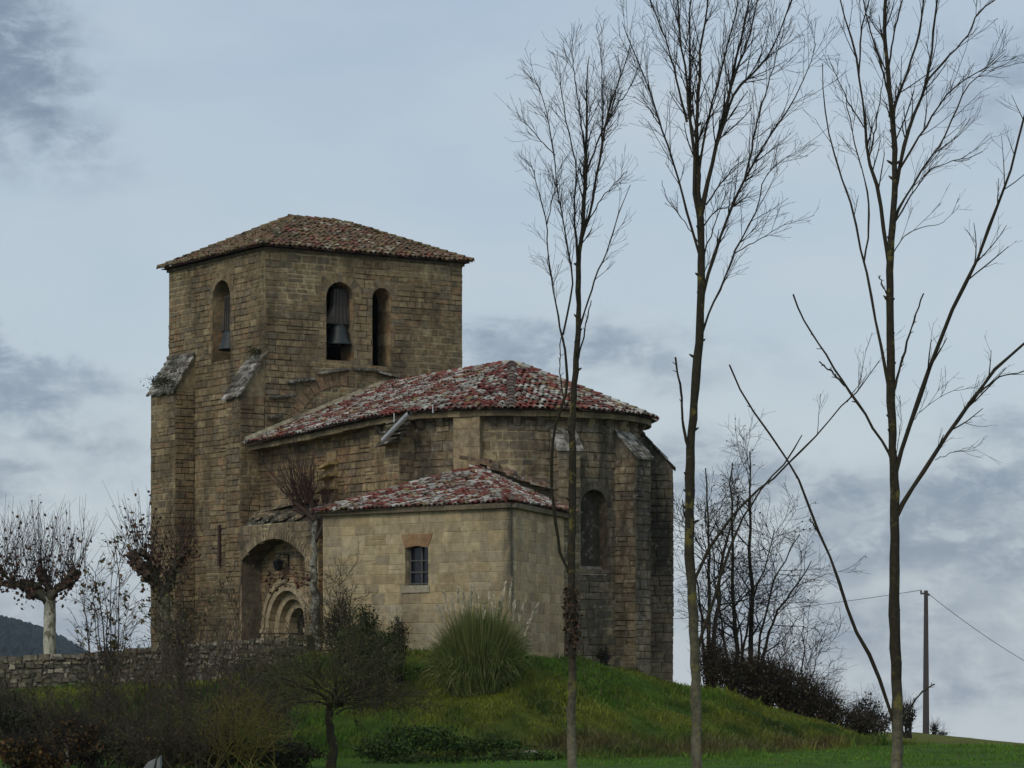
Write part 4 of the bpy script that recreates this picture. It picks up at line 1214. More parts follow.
BARK_UP, BARK_LO = (.036, .029, .018), (.17, .15, .10)
def traced_tree(name, label, Y, trunk, limbs, seed, n1=9, n2=3, tw=(.25, .9), slim=.8, lite=3.2, group='bare young trees in the foreground', ivy=None):
    """a young bare tree standing Y metres off: trunk and limbs as lines (column, row), widths in pixels"""
    rg = np.random.default_rng(seed); k = Y / F
    x0 = (trunk[0][0] - CX) * k
    zb = gz(x0, Y)
    t = thing(name, (x0, Y, zb), label, 'tree', group)
    tp = [np.array((x0, Y, zb - .15))] + [at(px, py, Y) for px, py, w in trunk if (HZ - py) * k > zb + .2]
    tw_ = [trunk[0][2] * 1.08] + [w for px, py, w in trunk if (HZ - py) * k > zb + .2]
    P = catmull(tp, 60); cum = np.concatenate([[0], np.cumsum(np.linalg.norm(np.diff(tp, axis=0), axis=1))])
    s = np.linspace(0, cum[-1], 60)
    Rr = slim * np.interp(s, cum, np.array(tw_) * k / 2) * (1 + .05 * rg.normal(size=60))
    P[1:-1, :2] += rg.normal(size=(58, 2)) * .005; P[40:, :2] += np.cumsum(rg.normal(size=(20, 2)) * .012, 0) * np.linspace(0, 1, 20)[:, None]; P[:, 0] += .018 * np.sin(np.linspace(0, 9, 60) + seed) + .008 * np.sin(np.linspace(0, 31, 60) + seed)
    z = P[:, 2]; f = np.clip((z + 1.6) / lite, 0, 1)[:-1]
    c = np.array(BARK_LO) * (1 - f[:, None]) + np.array(BARK_UP) * f[:, None]
    mb = MB()
    Pp = P[None]; tubes(mb, Pp, Rr[None], 10, np.array([.1, .09, .07]))
    mb.f[-1] = (mb.f[-1][0], np.repeat(c, 10, 0), 0, True)
    for _ in range(26):                                             # knots and broken stubs
        i = rg.integers(8, 48); a = rg.uniform(0, 6.28); d = np.array((math.cos(a), math.sin(a) * .6, .6)); d /= np.linalg.norm(d)
        q = P[i] + d * Rr[i] * .7; ln = rg.uniform(.03, .10)
        tubes(mb, np.array([q, q + d * ln * .6, q + d * ln]), np.array((.022, .018, .006)), 5, c[i])
    mb.build('trunk', M_BARK, t)
    mb = MB(); allP, allR = [], []
    def emit(p, r, col, sides=5): tubes(mb, p, r, sides, col)
    def twigs(p, r, dens, t0=.22):
        L_ = np.linalg.norm(np.diff(p, axis=0), axis=1).sum()
        n = max(2, int(1.25 * n1 * dens * L_ / 2.0))
        c1, r1 = grow(p[None], r[None], n, rg, t0, 1.0, (12, 40), None, 5, .30, .55, .05, absl=(tw[0] * 1.1, tw[1] * 1.15 * min(1, .45 + L_ / 4)), tip=.4)
        r1 = np.clip(r1 * .8, .003, .009); emit(c1, r1, (.035, .029, .021), 4)
        c2, r2_ = grow(c1, r1, n2, rg, .15, 1.0, (16, 46), None, 4, .25, .6, .06, absl=(.10, .40), tip=.5)
        r2_ = np.clip(r2_, .0024, .0045); emit(c2, r2_, (.035, .028, .022), 3)
        c3, r3 = grow(c2, r2_, 1, rg, .3, 1.0, (20, 50), None, 3, .2, .7, .10, absl=(.07, .22), tip=.6)
        emit(c3, np.clip(r3, .0019, .0032), (.04, .03, .025), 3)
    twigs(P[38:], Rr[38:], 1.1, .3)
    for li, (pts, w0, w1, dens) in enumerate(limbs):
        az = rg.uniform(-.9, .9)
        q = []; 
        xb = pts[0][0]
        dist = 0.0
        for j, (px, py) in enumerate(pts):
            if j: dist += math.hypot(px - pts[j - 1][0], py - pts[j - 1][1]) * k
            q.append(at(px, py, Y) + np.array((0, az * .33 * dist, 0)))
            q[-1][0] *= q[-1][1] / Y; q[-1][2] *= q[-1][1] / Y
        i0 = int(np.argmin(np.abs(P[:, 2] - q[0][2])))
        if abs(P[i0, 0] - q[0][0]) < Rr[i0] + 3.5 * k:                         # rooted in the trunk, a little below
            i1 = max(0, i0 - 1); q[0] = P[i1].copy(); w0 = min(w0, Rr[i1] * 2 / k / .74 * .8)
        K = 16; p = catmull(q, K)
        kn = rg.normal(size=(K, 3)) * .006; kn[:2] = 0; kn[:, 1] *= 2; p = p + kn
        r = .74 * np.linspace(w0, w1, K) * k / 2 * (1 + .10 * rg.normal(size=K)); r = np.maximum(r, .003)
        emit(p, r, BARK_UP if w0 < 9 else (.06, .05, .035))
        L_ = np.linalg.norm(np.diff(p, axis=0), axis=1).sum()
        if dens > 0: twigs(p, r, dens)
        elif dens < 0:                                               # sawn or snapped shoot: just spurs
            c1, r1 = grow(p[None], r[None], 7, rg, .2, .95, (25, 60), None, 3, .1, .5, .1, absl=(.02, .09), tip=.6); emit(c1, np.clip(r1, .004, .01), BARK_UP, 4)
    mb.build('crown', M_TWIG, t)
    if ivy:
        (ya, yb, n) = ivy
        zs = rg.uniform((HZ - yb) * k, (HZ - ya) * k, n); i = np.clip(np.searchsorted(P[:, 2], zs), 1, 59)
        a = rg.uniform(0, 6.28, n); bulge = rg.uniform(.6, 1.1, n) + .35 * np.sin(zs * 9) * np.sin(zs * 23 + 1) + .3 * np.sin((zs - (HZ - yb) * k) / ((yb - ya) * k) * np.pi) * rg.uniform(.4, 1.3, n)
        c = P[i] + np.stack([np.cos(a), np.sin(a), 0 * a], 1) * (Rr[i] * bulge * 1.35)[:, None]; c[:, 2] = zs
        mb = MB(); leaves(mb, c, .07, rg, np.array([(.07, .042, .026), (.05, .03, .02), (.085, .045, .028), (.04, .034, .018)]), .4, droop=.9)
        mb.build('dead_ivy', M_LEAF, t)
    return t

traced_tree('ash_tree', 'slimmest bare young tree, with withered ivy round its trunk, in front of the apse', 46,
  [(571, 812, 12), (571, 700, 11), (572, 600, 10.5), (573, 500, 10), (574, 430, 9), (575.6, 378, 8), (578, 318, 7), (578, 265, 6.5), (581.5, 230, 6), (584, 184, 4.6), (586, 159, 4), (589, 119, 3), (590, 72, 1.5), (591, 56, 1)],
  [([(582, 230), (591, 206), (595, 184), (600, 159), (605, 128), (611, 103), (620, 78), (628, 53), (631, 42)], 5, 1, 1.5),
   ([(586, 160), (600, 137), (609, 116), (617, 90), (621, 70)], 3, 1, 1.5), ([(578, 262), (576, 240), (574, 200), (577, 169), (567, 125), (563, 100), (560, 82)], 3.4, 1, 1.4),
   ([(587, 155), (582, 130), (578, 100), (574, 70), (573, 52)], 2.6, 1, 1.4), ([(600, 159), (603, 120), (602, 80), (600, 45)], 2.6, 1, 1.5), ([(605, 128), (617, 105), (628, 92), (636, 72)], 2.2, 1, 1.2),
   ([(572, 572), (567, 568), (560, 551), (556, 518), (552, 490), (551.5, 455), (557, 420), (566, 392), (565, 346)], 4.4, 3.4, 0),
   ([(565, 350), (562, 335), (554.5, 297), (547.5, 251), (547, 223), (537, 187), (534, 169)], 3.2, 1, .9), ([(547, 224), (551, 205), (555, 185)], 1.8, .8, .8),
   ([(563, 335), (572, 286), (567, 245), (559, 200), (555, 165), (549, 125), (543, 98), (534, 77)], 3.0, 1, 1.4), ([(555, 155), (540, 140), (530, 128), (520, 120)], 1.8, .7, 1.2),
   ([(581, 353), (586, 325), (591, 300)], 2.4, 1.4, -1), ([(581, 314), (595, 279), (607, 250), (614, 230), (622, 205), (631, 184)], 3, .9, .35), ([(584, 225), (597, 205), (612, 187), (628, 170)], 2.2, .8, .8),
   ([(566, 408), (561, 385), (560, 350), (563, 330)], 2.0, 1.2, -1)], 101, 10, 4, (.15, .42), slim=.78, lite=1.6, ivy=(585, 655, 420))

traced_tree('ash_tree', 'bare young tree with a pale lichened trunk rising just right of the apse', 42,
  [(697, 815, 14.5), (697, 760, 14), (695.5, 690, 13.5), (693.5, 600, 13), (691, 530, 13), (691, 453, 12), (695.5, 400, 11.5), (699, 329, 11), (700, 240, 10), (699, 215, 9.5), (698.6, 195, 7), (697, 135, 5), (701, 85, 4), (706, 41, 3), (713, 0, 2.2), (719, -55, 1.2)],
  [([(697, 215), (695, 195), (694, 152), (689, 112), (686, 71), (681, 44), (677.6, 0), (674, -45)], 6, 1.2, 1.3), ([(690, 115), (689.5, 60), (690, 0), (692, -50)], 4, 1, 1.3),
   ([(702, 212), (706, 190), (711.5, 166), (716.5, 142), (725, 112), (735, 64), (744, 24), (749, 0), (756, -50)], 7, 1.4, 1.3),
   ([(701, 160), (703, 142), (711.5, 108), (721.6, 68), (732, 30), (738, 0), (744, -50)], 4.2, 1, 1.3), ([(717, 145), (728, 112), (738.6, 88), (762, 64), (776, 41), (791, 0), (800, -30)], 4.4, 1, 1.4),
   ([(725, 112), (735, 75), (748, 40), (757, 0), (762, -40)], 3.6, 1, 1.3), ([(696, 242), (690, 222), (677.6, 176), (660.6, 125), (647, 85), (637, 57.6), (628, 38), (621.7, 22)], 4, 1, .9),
   ([(660, 125), (648, 108), (633.5, 96.5)], 2, .7, .7), ([(696, 238), (680, 215), (668, 200), (662, 180)], 1.6, .7, .2), ([(687, 122), (671, 57.6), (660.6, 27), (650, 0), (644, -30)], 3.6, 1, 1.2),
   ([(703, 297), (707, 278), (713, 260), (728, 217), (745, 179.5), (766, 142), (789, 108), (806, 74.5), (816.5, 44)], 5.4, 1, 1.2), ([(745, 179), (755.5, 129), (766, 91.5), (774, 64), (778, 40)], 3, 1, 1.3),
   ([(703, 290), (704, 256), (713, 230), (720, 210), (726, 190)], 3, 1, .6), ([(706, 205), (720, 185), (732, 169), (748, 158), (762, 149)], 2.6, .8, .9), ([(704, 222), (715, 212), (730, 205), (742, 190)], 2.2, .8, .9),
   ([(703, 323), (710, 310), (718.7, 293), (734, 254), (755.5, 213), (765.7, 176), (780, 163), (789, 156)], 3.8, .9, .8), ([(733.5, 254), (752, 243), (769, 234), (782, 226), (793, 220)], 1.8, .6, .7),
   ([(687, 450), (683, 420), (681, 393), (677, 372), (675, 357)], 4.2, 2.6, -1),
   ([(696, 575), (716, 538), (744, 503), (772, 480), (788, 464), (813, 439), (838, 411), (859, 389), (872, 371), (879, 361)], 5, 1.2, .12),
   ([(697, 645), (700, 640), (716, 591), (737, 531), (761, 489), (785, 463), (802, 435)], 5.5, 1.6, 0), ([(847, 402), (858, 385), (864, 366)], 1.6, .7, .3)], 102, 11, 4, (.22, .72), slim=.76)

traced_tree('ash_tree', 'tallest bare young tree, thick trunked, with long forked limbs, beside the utility pole', 40,
  [(898, 815, 20), (898, 768, 18.5), (896.5, 640, 17), (896, 560, 15.5), (894.6, 496, 14), (893, 453, 13), (889, 347, 12.5), (889, 260, 11), (893, 216, 10), (894.8, 169, 9), (892, 115, 7.5), (888.7, 51, 6.5), (888.7, 0, 5), (889, -70, 2.5)],
  [([(891, 400), (887.5, 378.6), (877, 325), (864, 261), (851, 206), (832, 145.5), (823.7, 101.5), (822, 64)], 5, 1.4, .12), ([(864, 262), (868, 235), (869, 216), (866, 183), (851, 129), (846, 85)], 3, 1, .5),
   ([(889, 258), (886, 244), (879.5, 196), (869, 162), (866, 125), (859, 74), (851, 37), (840.6, 0), (832, -45)], 6, 1.6, .8), ([(868, 160), (873, 142), (881, 91), (884, 75)], 2.6, .9, .7), ([(859, 74), (861, 34), (869, 0), (873, -40)], 2.8, 1, 1.0),
   ([(866, 130), (850, 105), (838, 80), (828, 55)], 2.2, .8, .8), ([(892, 130), (893, 118), (905, 78), (918.5, 37), (923.5, 0), (928, -45)], 5, 1.4, 1.0), ([(898, 175), (901.5, 159), (915, 112), (927, 81), (933.7, 34), (937, 0), (941, -50)], 6, 1.5, 1.0),
   ([(897, 185), (899, 172), (922, 132), (936, 110), (950, 92), (966, 78), (985, 68), (1005, 50)], 4, .9, 1.1), ([(927, 81), (945, 60), (966, 37), (981, 10), (996, 0), (1010, -20)], 3.6, 1, 1.0),
   ([(897, 222), (898, 211.5), (918.5, 176), (945.5, 135), (957, 108), (966, 88), (985, 70), (1003, 54)], 4, .9, 1.1), ([(888.7, 80), (875, 45), (866, 15), (858, -30)], 3, 1, .9), ([(889, 50), (897, 20), (905, -10), (909, -40)], 3, 1, .9),
   ([(896, 215), (925, 176), (949, 162), (968, 158), (983, 152)], 2.6, .7, .9), ([(893, 246), (905, 236), (920, 228), (940, 224), (950, 216)], 1.8, .6, .6),
   ([(896, 462), (901.7, 450), (916, 407), (934, 357), (955, 304), (976, 265), (996, 210), (1011.5, 166), (1023, 122), (1030, 90), (1036, 50)], 7.5, 2, .5),
   ([(900, 512), (907, 496), (926.6, 467.5), (958.6, 418), (980, 389), (1001, 364), (1024, 343), (1050, 318), (1075, 280)], 7, 2.6, .5), ([(968, 404), (980, 392), (1001, 377), (1024, 371.5), (1045, 362)], 3.4, 1.2, .4),
   ([(892, 460), (891, 457), (862.6, 410.6), (841, 378.6), (816, 339.5), (801, 315), (793, 295)], 4.4, 2.2, -1), ([(845, 386), (832, 372), (819, 361)], 3, 1.8, -1), ([(896, 386), (905, 350), (914, 320), (924, 293)], 3.8, 2, -1),
   ([(894, 710), (875, 668), (856.5, 632), (838, 580), (822, 538), (801, 485), (790, 464), (758, 418), (742, 393), (730, 364)], 6, 2, -1), ([(822, 538), (815, 527), (809, 519)], 3, 1.6, -1),
   ([(903, 709), (918, 696), (935.5, 683.5)], 3.4, 2, -1), ([(888, 290), (882, 284), (880, 276)], 2.6, 1.4, -1), ([(906, 430), (922, 410), (942, 396), (964, 386)], 1.3, .6, .9), ([(893, 445), (901, 420), (899, 395)], 1.2, .6, .8), ([(935, 460), (955, 452), (975, 446)], 1.2, .6, .8)], 103, 8, 3, (.2, .7), slim=.66, lite=1.3)

# bare multi-stemmed trees behind, right of the apse
def field_tree(label, px, Y, stems, seed, n1=17, leafy=200, col=(.034, .028, .021)):
    rg = np.random.default_rng(seed); x0 = (px - CX) / F * Y; zb = gz(x0, Y)
    t = thing('field_tree', (x0, Y, zb), label, 'tree', 'bare trees behind the hedge')
    k = Y / F; mb, mc = MB(), MB(); pts_l = []
    for pts, w0, w1 in stems:
        q = [at(a, b, Y) for a, b in pts]; az = rg.uniform(-.5, .5)
        for j in range(1, len(q)): q[j][1] += az * j * .4
        if q[0][2] > zb: q[0] = np.array((q[0][0], Y, zb - .1)) if abs(pts[0][0] - px) < 12 else q[0]
        p = catmull(q, 14); p[1:] += rg.normal(size=(13, 3)) * .03; r = np.linspace(w0, w1, 14) * k / 2
        tubes(mb, p, r, 7, col)
        c1, r1 = grow(p[None], r[None], n1, rg, .25, .97, (35, 72), None, 6, .35, .5, .10, absl=(.8, 2.3), tip=.3)
        r1 = np.clip(r1, .008, .03); tubes(mc, c1, r1, 5, np.array(col) * .85)
        c2, r2_ = grow(c1, r1, 6, rg, .2, 1., (25, 60), None, 4, .3, .55, .14, absl=(.35, 1.1), tip=.4)
        r2_ = np.clip(r2_, .006, .012); tubes(mc, c2, r2_, 4, np.array(col) * .8)
        c3, r3 = grow(c2, r2_, 4, rg, .2, 1., (25, 60), None, 3, .25, .6, .10, absl=(.2, .6), tip=.5)
        tubes(mc, c3, np.clip(r3, .0045, .007), 3, np.array(col) * .8); pts_l.append(c2[:, -1])
    mb.build('trunk', M_BARK, t); 
    pl = np.concatenate(pts_l); pl = pl[rg.integers(0, len(pl), leafy)]
    leaves(mc, pl, .08, rg, np.array([(.05, .035, .02), (.04, .035, .015)]), droop=.7)
    mc.build('crown', M_TWIG, t)
field_tree('bare tree with leaning stems just behind the pale trunk, nearest the apse', 708, 103, [([(707, 680), (714, 640), (722, 570), (731, 531), (740, 495)], 6, 1.5), ([(708, 680), (710, 600), (709, 540), (705, 468)], 5, 1.2), ([(707, 660), (700, 600), (690, 540), (682, 500)], 3, 1)], 201, 12)
field_tree('bare slender tree forking low in the middle of the row behind the hedge', 736, 105, [([(735, 696), (737, 643), (732, 583), (731.5, 520), (731, 465)], 5.5, 1.2), ([(737, 650), (750, 610), (765, 570), (775, 530)], 3.2, 1), ([(735, 660), (722, 620), (716, 580), (712, 530)], 3, 1)], 202)
field_tree('tallest bare tree with a straight dark stem and wide right limbs behind the hedge', 751, 106, [([(751, 706), (751.6, 647), (751, 538), (751, 480), (750, 450)], 6.5, 1.2), ([(752, 660), (772, 625), (793, 590), (812, 560)], 4.2, 1), ([(752, 640), (768, 600), (785, 560), (797, 535)], 3.4, 1), ([(751, 660), (738, 620), (728, 585)], 3, 1)], 203, 12)
field_tree('small bare tree with thin spreading twigs at the low right end of the tree row', 801, 106, [([(801, 705), (802, 670), (804, 645), (803, 625)], 2.6, .8), ([(802, 680), (815, 662), (830, 648)], 1.6, .7), ([(801, 690), (785, 668), (775, 650)], 1.6, .7)], 204, 6, 10)

# hedge of brambles, and two low bushes where it runs out
def leafy_mass(name, label, cat, group, blobs, seed, n_leaf, lcol, size=.09, twig=True, tcol=(.035, .028, .022), nst=160, tl=(.4, 1.2), mat=None):
    """bush filling ellipsoids (px, py, Y, half-width px, half-height px) with twigs and leaves"""
    rg = np.random.default_rng(seed)
    c0 = at(*blobs[0][:3]); zb = gz(c0[0], c0[1])
    t = thing(name, (c0[0], c0[1], zb), label, cat, group)
    mb, mt = MB(), MB()
    vol = np.array([b[3] * b[4] for b in blobs], float); vol /= vol.sum()
    for b, v in zip(blobs, vol):
        c = at(*b[:3]); k = b[2] / F; rx, rz = b[3] * k, b[4] * k; ry = min(rx, rz * 1.5)
        n = int(n_leaf * v)
        u = rg.normal(size=(n, 3)); u /= np.linalg.norm(u, axis=1, keepdims=True)
        lump = 1 + .22 * np.sin(u[:, 0] * 5 + seed) * np.cos(u[:, 2] * 6 + seed * 2) + .12 * rg.normal(size=n)
        rr = rg.uniform(.35, 1.0, n) ** .6 * lump
        p = c + u * rr[:, None] * np.array((rx, ry, rz))
        p = p[p[:, 2] > ground_z(p[:, 0], p[:, 1]) - .05]
        leaves(mb, p, size, rg, np.array(lcol), .4, droop=.2)
        if twig:
            m = max(4, int(nst * v)); a = rg.uniform(0, 6.28, m); base = c + np.stack([np.cos(a) * rx * .6, np.sin(a) * ry * .6, 0 * a], 1) * rg.uniform(0, 1, (m, 1))
            base[:, 2] = ground_z(base[:, 0], base[:, 1]) - .05
            u = rg.normal(size=(m, 3)); u[:, 2] = np.abs(u[:, 2]) * 1.2 + .3; u /= np.linalg.norm(u, axis=1, keepdims=True)
            end = c + u * np.array((rx, ry, rz)) * rg.uniform(.9, 1.35, (m, 1))
            mid = (base + end) / 2 + rg.normal(size=(m, 3)) * .12 + np.array((0, 0, .15))
            s = np.linspace(0, 1, 5)[None, :, None]
            P = base[:, None] * (1 - s) ** 2 + 2 * mid[:, None] * s * (1 - s) + end[:, None] * s ** 2
            Rd = np.linspace(.013, .005, 5)[None] * rg.uniform(.7, 1.3, (m, 1)); tubes(mt, P, Rd, 4, tcol)
            c1, r1 = grow(P, Rd, 5, rg, .3, 1., (25, 65), None, 4, .2, .6, .15, absl=(tl[0] * .5, tl[1] * .6), tip=.5)
            tubes(mt, c1, np.clip(r1, .004, .008), 3, np.array(tcol) * .9)
    if n_leaf < 500: mb.f += [(a + mb.nv, c_, m_, s_) for a, c_, m_, s_ in mt.f]; mb.v += mt.v; mb.nv += mt.nv
    mb.build('foliage', mat or M_LEAF, t)
    if twig and n_leaf >= 500: mt.build('twigs', M_TWIG, t)
    return t
DKG = [(.026, .032, .012), (.036, .036, .014), (.045, .034, .017), (.02, .025, .010)]
leafy_mass('bramble_hedge', 'dark bramble hedge running down the slope right of the apse', 'hedge', None,
  [(712, 662, 102, 16, 24), (735, 676, 101, 26, 24), (765, 684, 101, 30, 28), (795, 697, 101, 30, 28), (822, 712, 101, 26, 22), (848, 722, 101, 22, 14), (868, 728, 101, 18, 9)], 301, 8500, [(.036, .034, .014), (.05, .04, .02), (.06, .042, .022), (.026, .03, .012)], .10, nst=760, tcol=(.05, .036, .026))
leafy_mass('low_bush', 'small dark bush on the field crest left of the tallest trunk', 'bush', 'bushes on the field crest', [(866, 712, 108, 14, 15), (880, 722, 108, 12, 10)], 302, 900, DKG, .10, nst=60)
leafy_mass('low_bush', 'small dark bush on the field crest between the tallest trunk and the pole', 'bush', 'bushes on the field crest', [(907, 716, 125, 9, 14)], 303, 420, DKG, .10, nst=40)
leafy_mass('low_bush', 'tiny dark shrub at the foot of the utility pole', 'bush', 'bushes on the field crest', [(934, 730, 168, 3.5, 6), (942, 734, 168, 6, 2)], 304, 260, DKG, .10, nst=30)

# utility pole and its cables
Yp = 169.0
pb = at(926, 733, Yp); pt = at(926, 590.5, Yp)
t = thing('utility_pole', (pb[0], Yp, pb[2]), 'tall thin grey utility pole on the crest of the field', 'pole')
mb = MB()
for a, b in ((.17, .10),):
    z0, z1 = pb[2] - .3, pt[2]
    mb.block([(pb[0] - a, Yp - a, z0), (pb[0] + a, Yp - a, z0), (pb[0] + a, Yp + a, z0), (pb[0] - a, Yp + a, z0), (pb[0] - b, Yp - b, z1), (pb[0] + b, Yp - b, z1), (pb[0] + b, Yp + b, z1), (pb[0] - b, Yp + b, z1)], (.075, .064, .062))
mb.build('shaft', M_CONC, t)
mb = MB(); mb.box(pb[0] - .32, pb[0] - .10, Yp - .05, Yp + .05, pt[2] - .22, pt[2] - .12, (.05, .05, .05)); lathe(mb, (pb[0] - .28, Yp, pt[2] - .12), [(.0, 0), (.05, .01), (.06, .08), (.03, .14), (0, .15)], (.1, .09, .08), 10)
mb.build('insulator', M_IRON, t); mb = MB()
lathe(mb, (pb[0] + .16, Yp, pt[2] - .3), [(.0, 0), (.05, .01), (.06, .08), (.03, .14), (0, .15)], (.1, .09, .08), 10)
mb.build('insulator', M_IRON, t)
def cable(a, b, sag, label):
    a, b = np.array(a, float), np.array(b, float); s = np.linspace(0, 1, 40)[:, None]
    p = a * (1 - s) + b * s; p[:, 2] -= (4 * sag * s * (1 - s))[:, 0]
    mb = MB(); tubes(mb, p, np.full(40, .016), 5, (.03, .03, .03)); tag(mb.build('overhead_cable', M_IRON, None, a), label, 'cable', 'cables on the utility pole')
cable((pb[0] - .28, Yp, pt[2] + .02), at(560, 622, 235), .5, 'overhead cable running left from the pole behind the bare trees')
cable((pb[0] + .16, Yp, pt[2] - .2), at(1150, 712, 200), 1.0, 'overhead cable sloping down to the right from the pole')

# pollarded plane trees in the churchyard
def plane_tree(label, px, Y, wpx, ytop, limbs, seed, shoots=26, up=(1.6, 3.2), nleaf=330):
    rg = np.random.default_rng(seed); k = Y / F; x0 = (px - CX) * k; zb = gz(x0, Y)
    t = thing('plane_tree', (x0, Y, zb), label, 'tree', 'pollarded plane trees behind the churchyard wall')
    mb = MB(); top = at(px + 1, ytop, Y)
    p = catmull([(x0, Y, zb - .2), (x0 + .02, Y, (zb + top[2]) / 2), top], 14); r = np.linspace(wpx * 1.12, wpx * .95, 14) * k / 2
    tubes(mb, p, r * (1 + .03 * rg.normal(size=14)), 12, (.47, .45, .35) if px < 100 else (.2, .19, .13)); mb.build('trunk', M_PLANE, t)
    ml, mc, mf = MB(), MB(), MB()
    for pts, w0, w1, dy in limbs:
        q = [at(a, b, Y) + np.array((0, dy * j, 0)) for j, (a, b) in enumerate(pts)]
        p = catmull(q, 14); p[1:] += rg.normal(size=(13, 3)) * .035; r = np.linspace(w0, w1, 14) * k / 2 * (1 + .15 * rg.normal(size=14))
        tubes(ml, p, r, 8, (.12, .105, .07))
        for j in (4, 6, 8, 10, 12, 13):                                        # knuckles
            c = p[j]; rr = r[j] * rg.uniform(1.3, 1.9)
            u = rg.normal(size=(26, 3)); u /= np.linalg.norm(u, axis=1, keepdims=True)
            for a in u[:9]: tubes(ml, np.array([c, c + a * rr * .7, c + a * rr * 1.25]), np.array((rr * .55, rr * .5, rr * .15)), 6, (.075, .055, .04))
            m = shoots // 6; d = rg.normal(size=(m, 3)) * np.array((.22, .22, .1)) + (0, 0, 1); L_ = rg.uniform(*up, m)[:, None, None]
            s = np.linspace(0, 1, 6)[None, :, None]; out = rg.normal(size=(m, 1, 3)) * np.array((.5, .5, 0))
            P = c + rg.normal(size=(m, 1, 3)) * rr * .7 + out * s ** .6 * .8 + d[:, None] / np.linalg.norm(d, axis=1)[:, None, None] * L_ * s + rg.normal(size=(m, 6, 3)) * .015
            Rd = np.linspace(.013, .004, 6)[None] * rg.uniform(.7, 1.2, (m, 1)); tubes(mc, P, Rd, 4, (.05, .035, .032))
            c1, r1 = grow(P, Rd, 3, rg, .1, .8, (20, 45), None, 4, .35, .7, .08, absl=(.3, .9), tip=.5); tubes(mc, c1, np.clip(r1, .004, .009), 3, (.05, .035, .032))
            n = int(1.6 * nleaf) // (6 * len(limbs)); pl = np.concatenate([P.reshape(-1, 3), c1.reshape(-1, 3)])
            pl = pl[rg.integers(0, len(pl), n)]; wgt = np.exp(-(pl[:, 2] - c[2]) / .9); pl = pl[rg.random(n) < wgt * .8 + .16]
            leaves(mf, pl, .15, rg, np.array([(.10, .05, .028), (.075, .035, .022), (.13, .075, .03), (.06, .035, .02)]), .35, droop=.6)
            leaves(mf, c + rg.normal(size=(n // 2, 3)) * .3, .16, rg, np.array([(.085, .04, .025), (.06, .03, .022)]), .35, droop=.6)
    ml.build('limb', M_BARK, t); mc.build('crown', M_TWIG, t); mf.build('foliage', M_LEAF, t)
plane_tree('pollarded plane tree with a pale smooth trunk standing clear behind the wall at far left', 49, 111, 12, 597,
  [([(48, 603), (38, 590), (20, 583), (2, 584), (-14, 578)], 9, 5.5, .25), ([(50, 600), (60, 588), (70, 582), (76, 573)], 8, 6, -.2), ([(49, 602), (46, 586), (38, 577), (30, 572)], 7, 5, .7), ([(47, 602), (32, 592), (12, 578), (4, 566)], 6, 4, -.6)], 401, 42, nleaf=620)
plane_tree('pollarded plane tree against the left tower buttress, its trunk hidden by bushes', 164, 107, 11, 592,
  [([(163, 600), (152, 580), (140, 566), (133, 556)], 9, 7, .1), ([(165, 598), (172, 572), (182, 558), (190, 552)], 7, 5, -.2), ([(164, 598), (158, 575), (150, 560), (146, 552)], 6, 5, -.5)], 402, 24, (1.2, 2.6), 420)

# tree trained up the church wall beside the porch
rg = np.random.default_rng(77)
ex, nx_ = e_of(316, -1.45), -1.45
bx = np.array(LW(ex, nx_, 0)); zb = gz(bx[0], bx[1])
t = thing('trained_tree', (bx[0], bx[1], zb), 'leafless pollard with a pale mottled trunk growing up between porch and sacristy', 'tree')
k = bx[1] / F; mb = MB()
p = catmull([(bx[0] - .02, bx[1], zb - .2), at(316, 610, bx[1]), at(314, 560, bx[1]), at(315, 525, bx[1]), at(311, 503, bx[1])], 24)
p[1:-1, :2] += rg.normal(size=(22, 2)) * .03
tubes(mb, p, np.interp(np.arange(24), (0, 8, 16, 23), (9, 7, 5.5, 4.5)) * k / 1.7 * (1 + .09 * rg.normal(size=24)), 10, (.24, .235, .19))
mb.build('trunk', M_CAP, t)
mb, mf = MB(), MB()
for pts, w in (([(314, 520), (306, 512), (298, 505), (294, 500)], 6), ([(313, 512), (312, 505), (309, 500)], 4), ([(314, 512), (306, 514), (298, 512)], 4), ([(316, 540), (322, 528), (326, 520)], 4)):
    p = catmull([at(a, b, bx[1] - .1) for a, b in pts], 8); r = np.linspace(w, w * .7, 8) * k / 2; tubes(mb, p, r, 7, (.07, .05, .038))
    m = 26; c = p[rg.integers(3, 8, m)]; d = rg.normal(size=(m, 3)) * np.array((.36, .2, .15)) + (-.12, 0, 1); d /= np.linalg.norm(d, axis=1, keepdims=True)
    s = np.linspace(0, 1, 6)[None, :, None]; P = c[:, None] + d[:, None] * s * rg.uniform(.7, 2.2, (m, 1, 1)) + rg.normal(size=(m, 6, 3)) * .02
    Rd = np.linspace(.016, .006, 6)[None].repeat(m, 0); tubes(mb, P, Rd, 4, (.075, .045, .036))
    c1, r1 = grow(P, Rd, 3, rg, .1, .9, (15, 40), None, 4, .3, .7, .1, absl=(.3, .9)); tubes(mb, c1, np.clip(r1, .004, .008), 3, (.07, .042, .034))
    leaves(mf, c + rg.normal(size=(m, 3)) * .25, .13, rg, np.array([(.05, .025, .02), (.035, .022, .018)]), .3, droop=.5)
for py in (574, 581, 587):                                   # side shoots with withered leaves across the arch
    q = at(314, py, bx[1]); P = catmull([q, q + (-.4, -.15, .12), q + (-.95, -.1, .05 + .1 * rg.normal()), q + (-1.5, 0, .1 * rg.normal())], 7); tubes(mb, P, np.linspace(.018, .006, 7), 4, (.06, .04, .03))
    leaves(mf, np.repeat(P, 5, 0) + rg.normal(size=(35, 3)) * .12, .15, rg, np.array([(.10, .042, .028), (.065, .034, .022)]), .3, droop=.6)
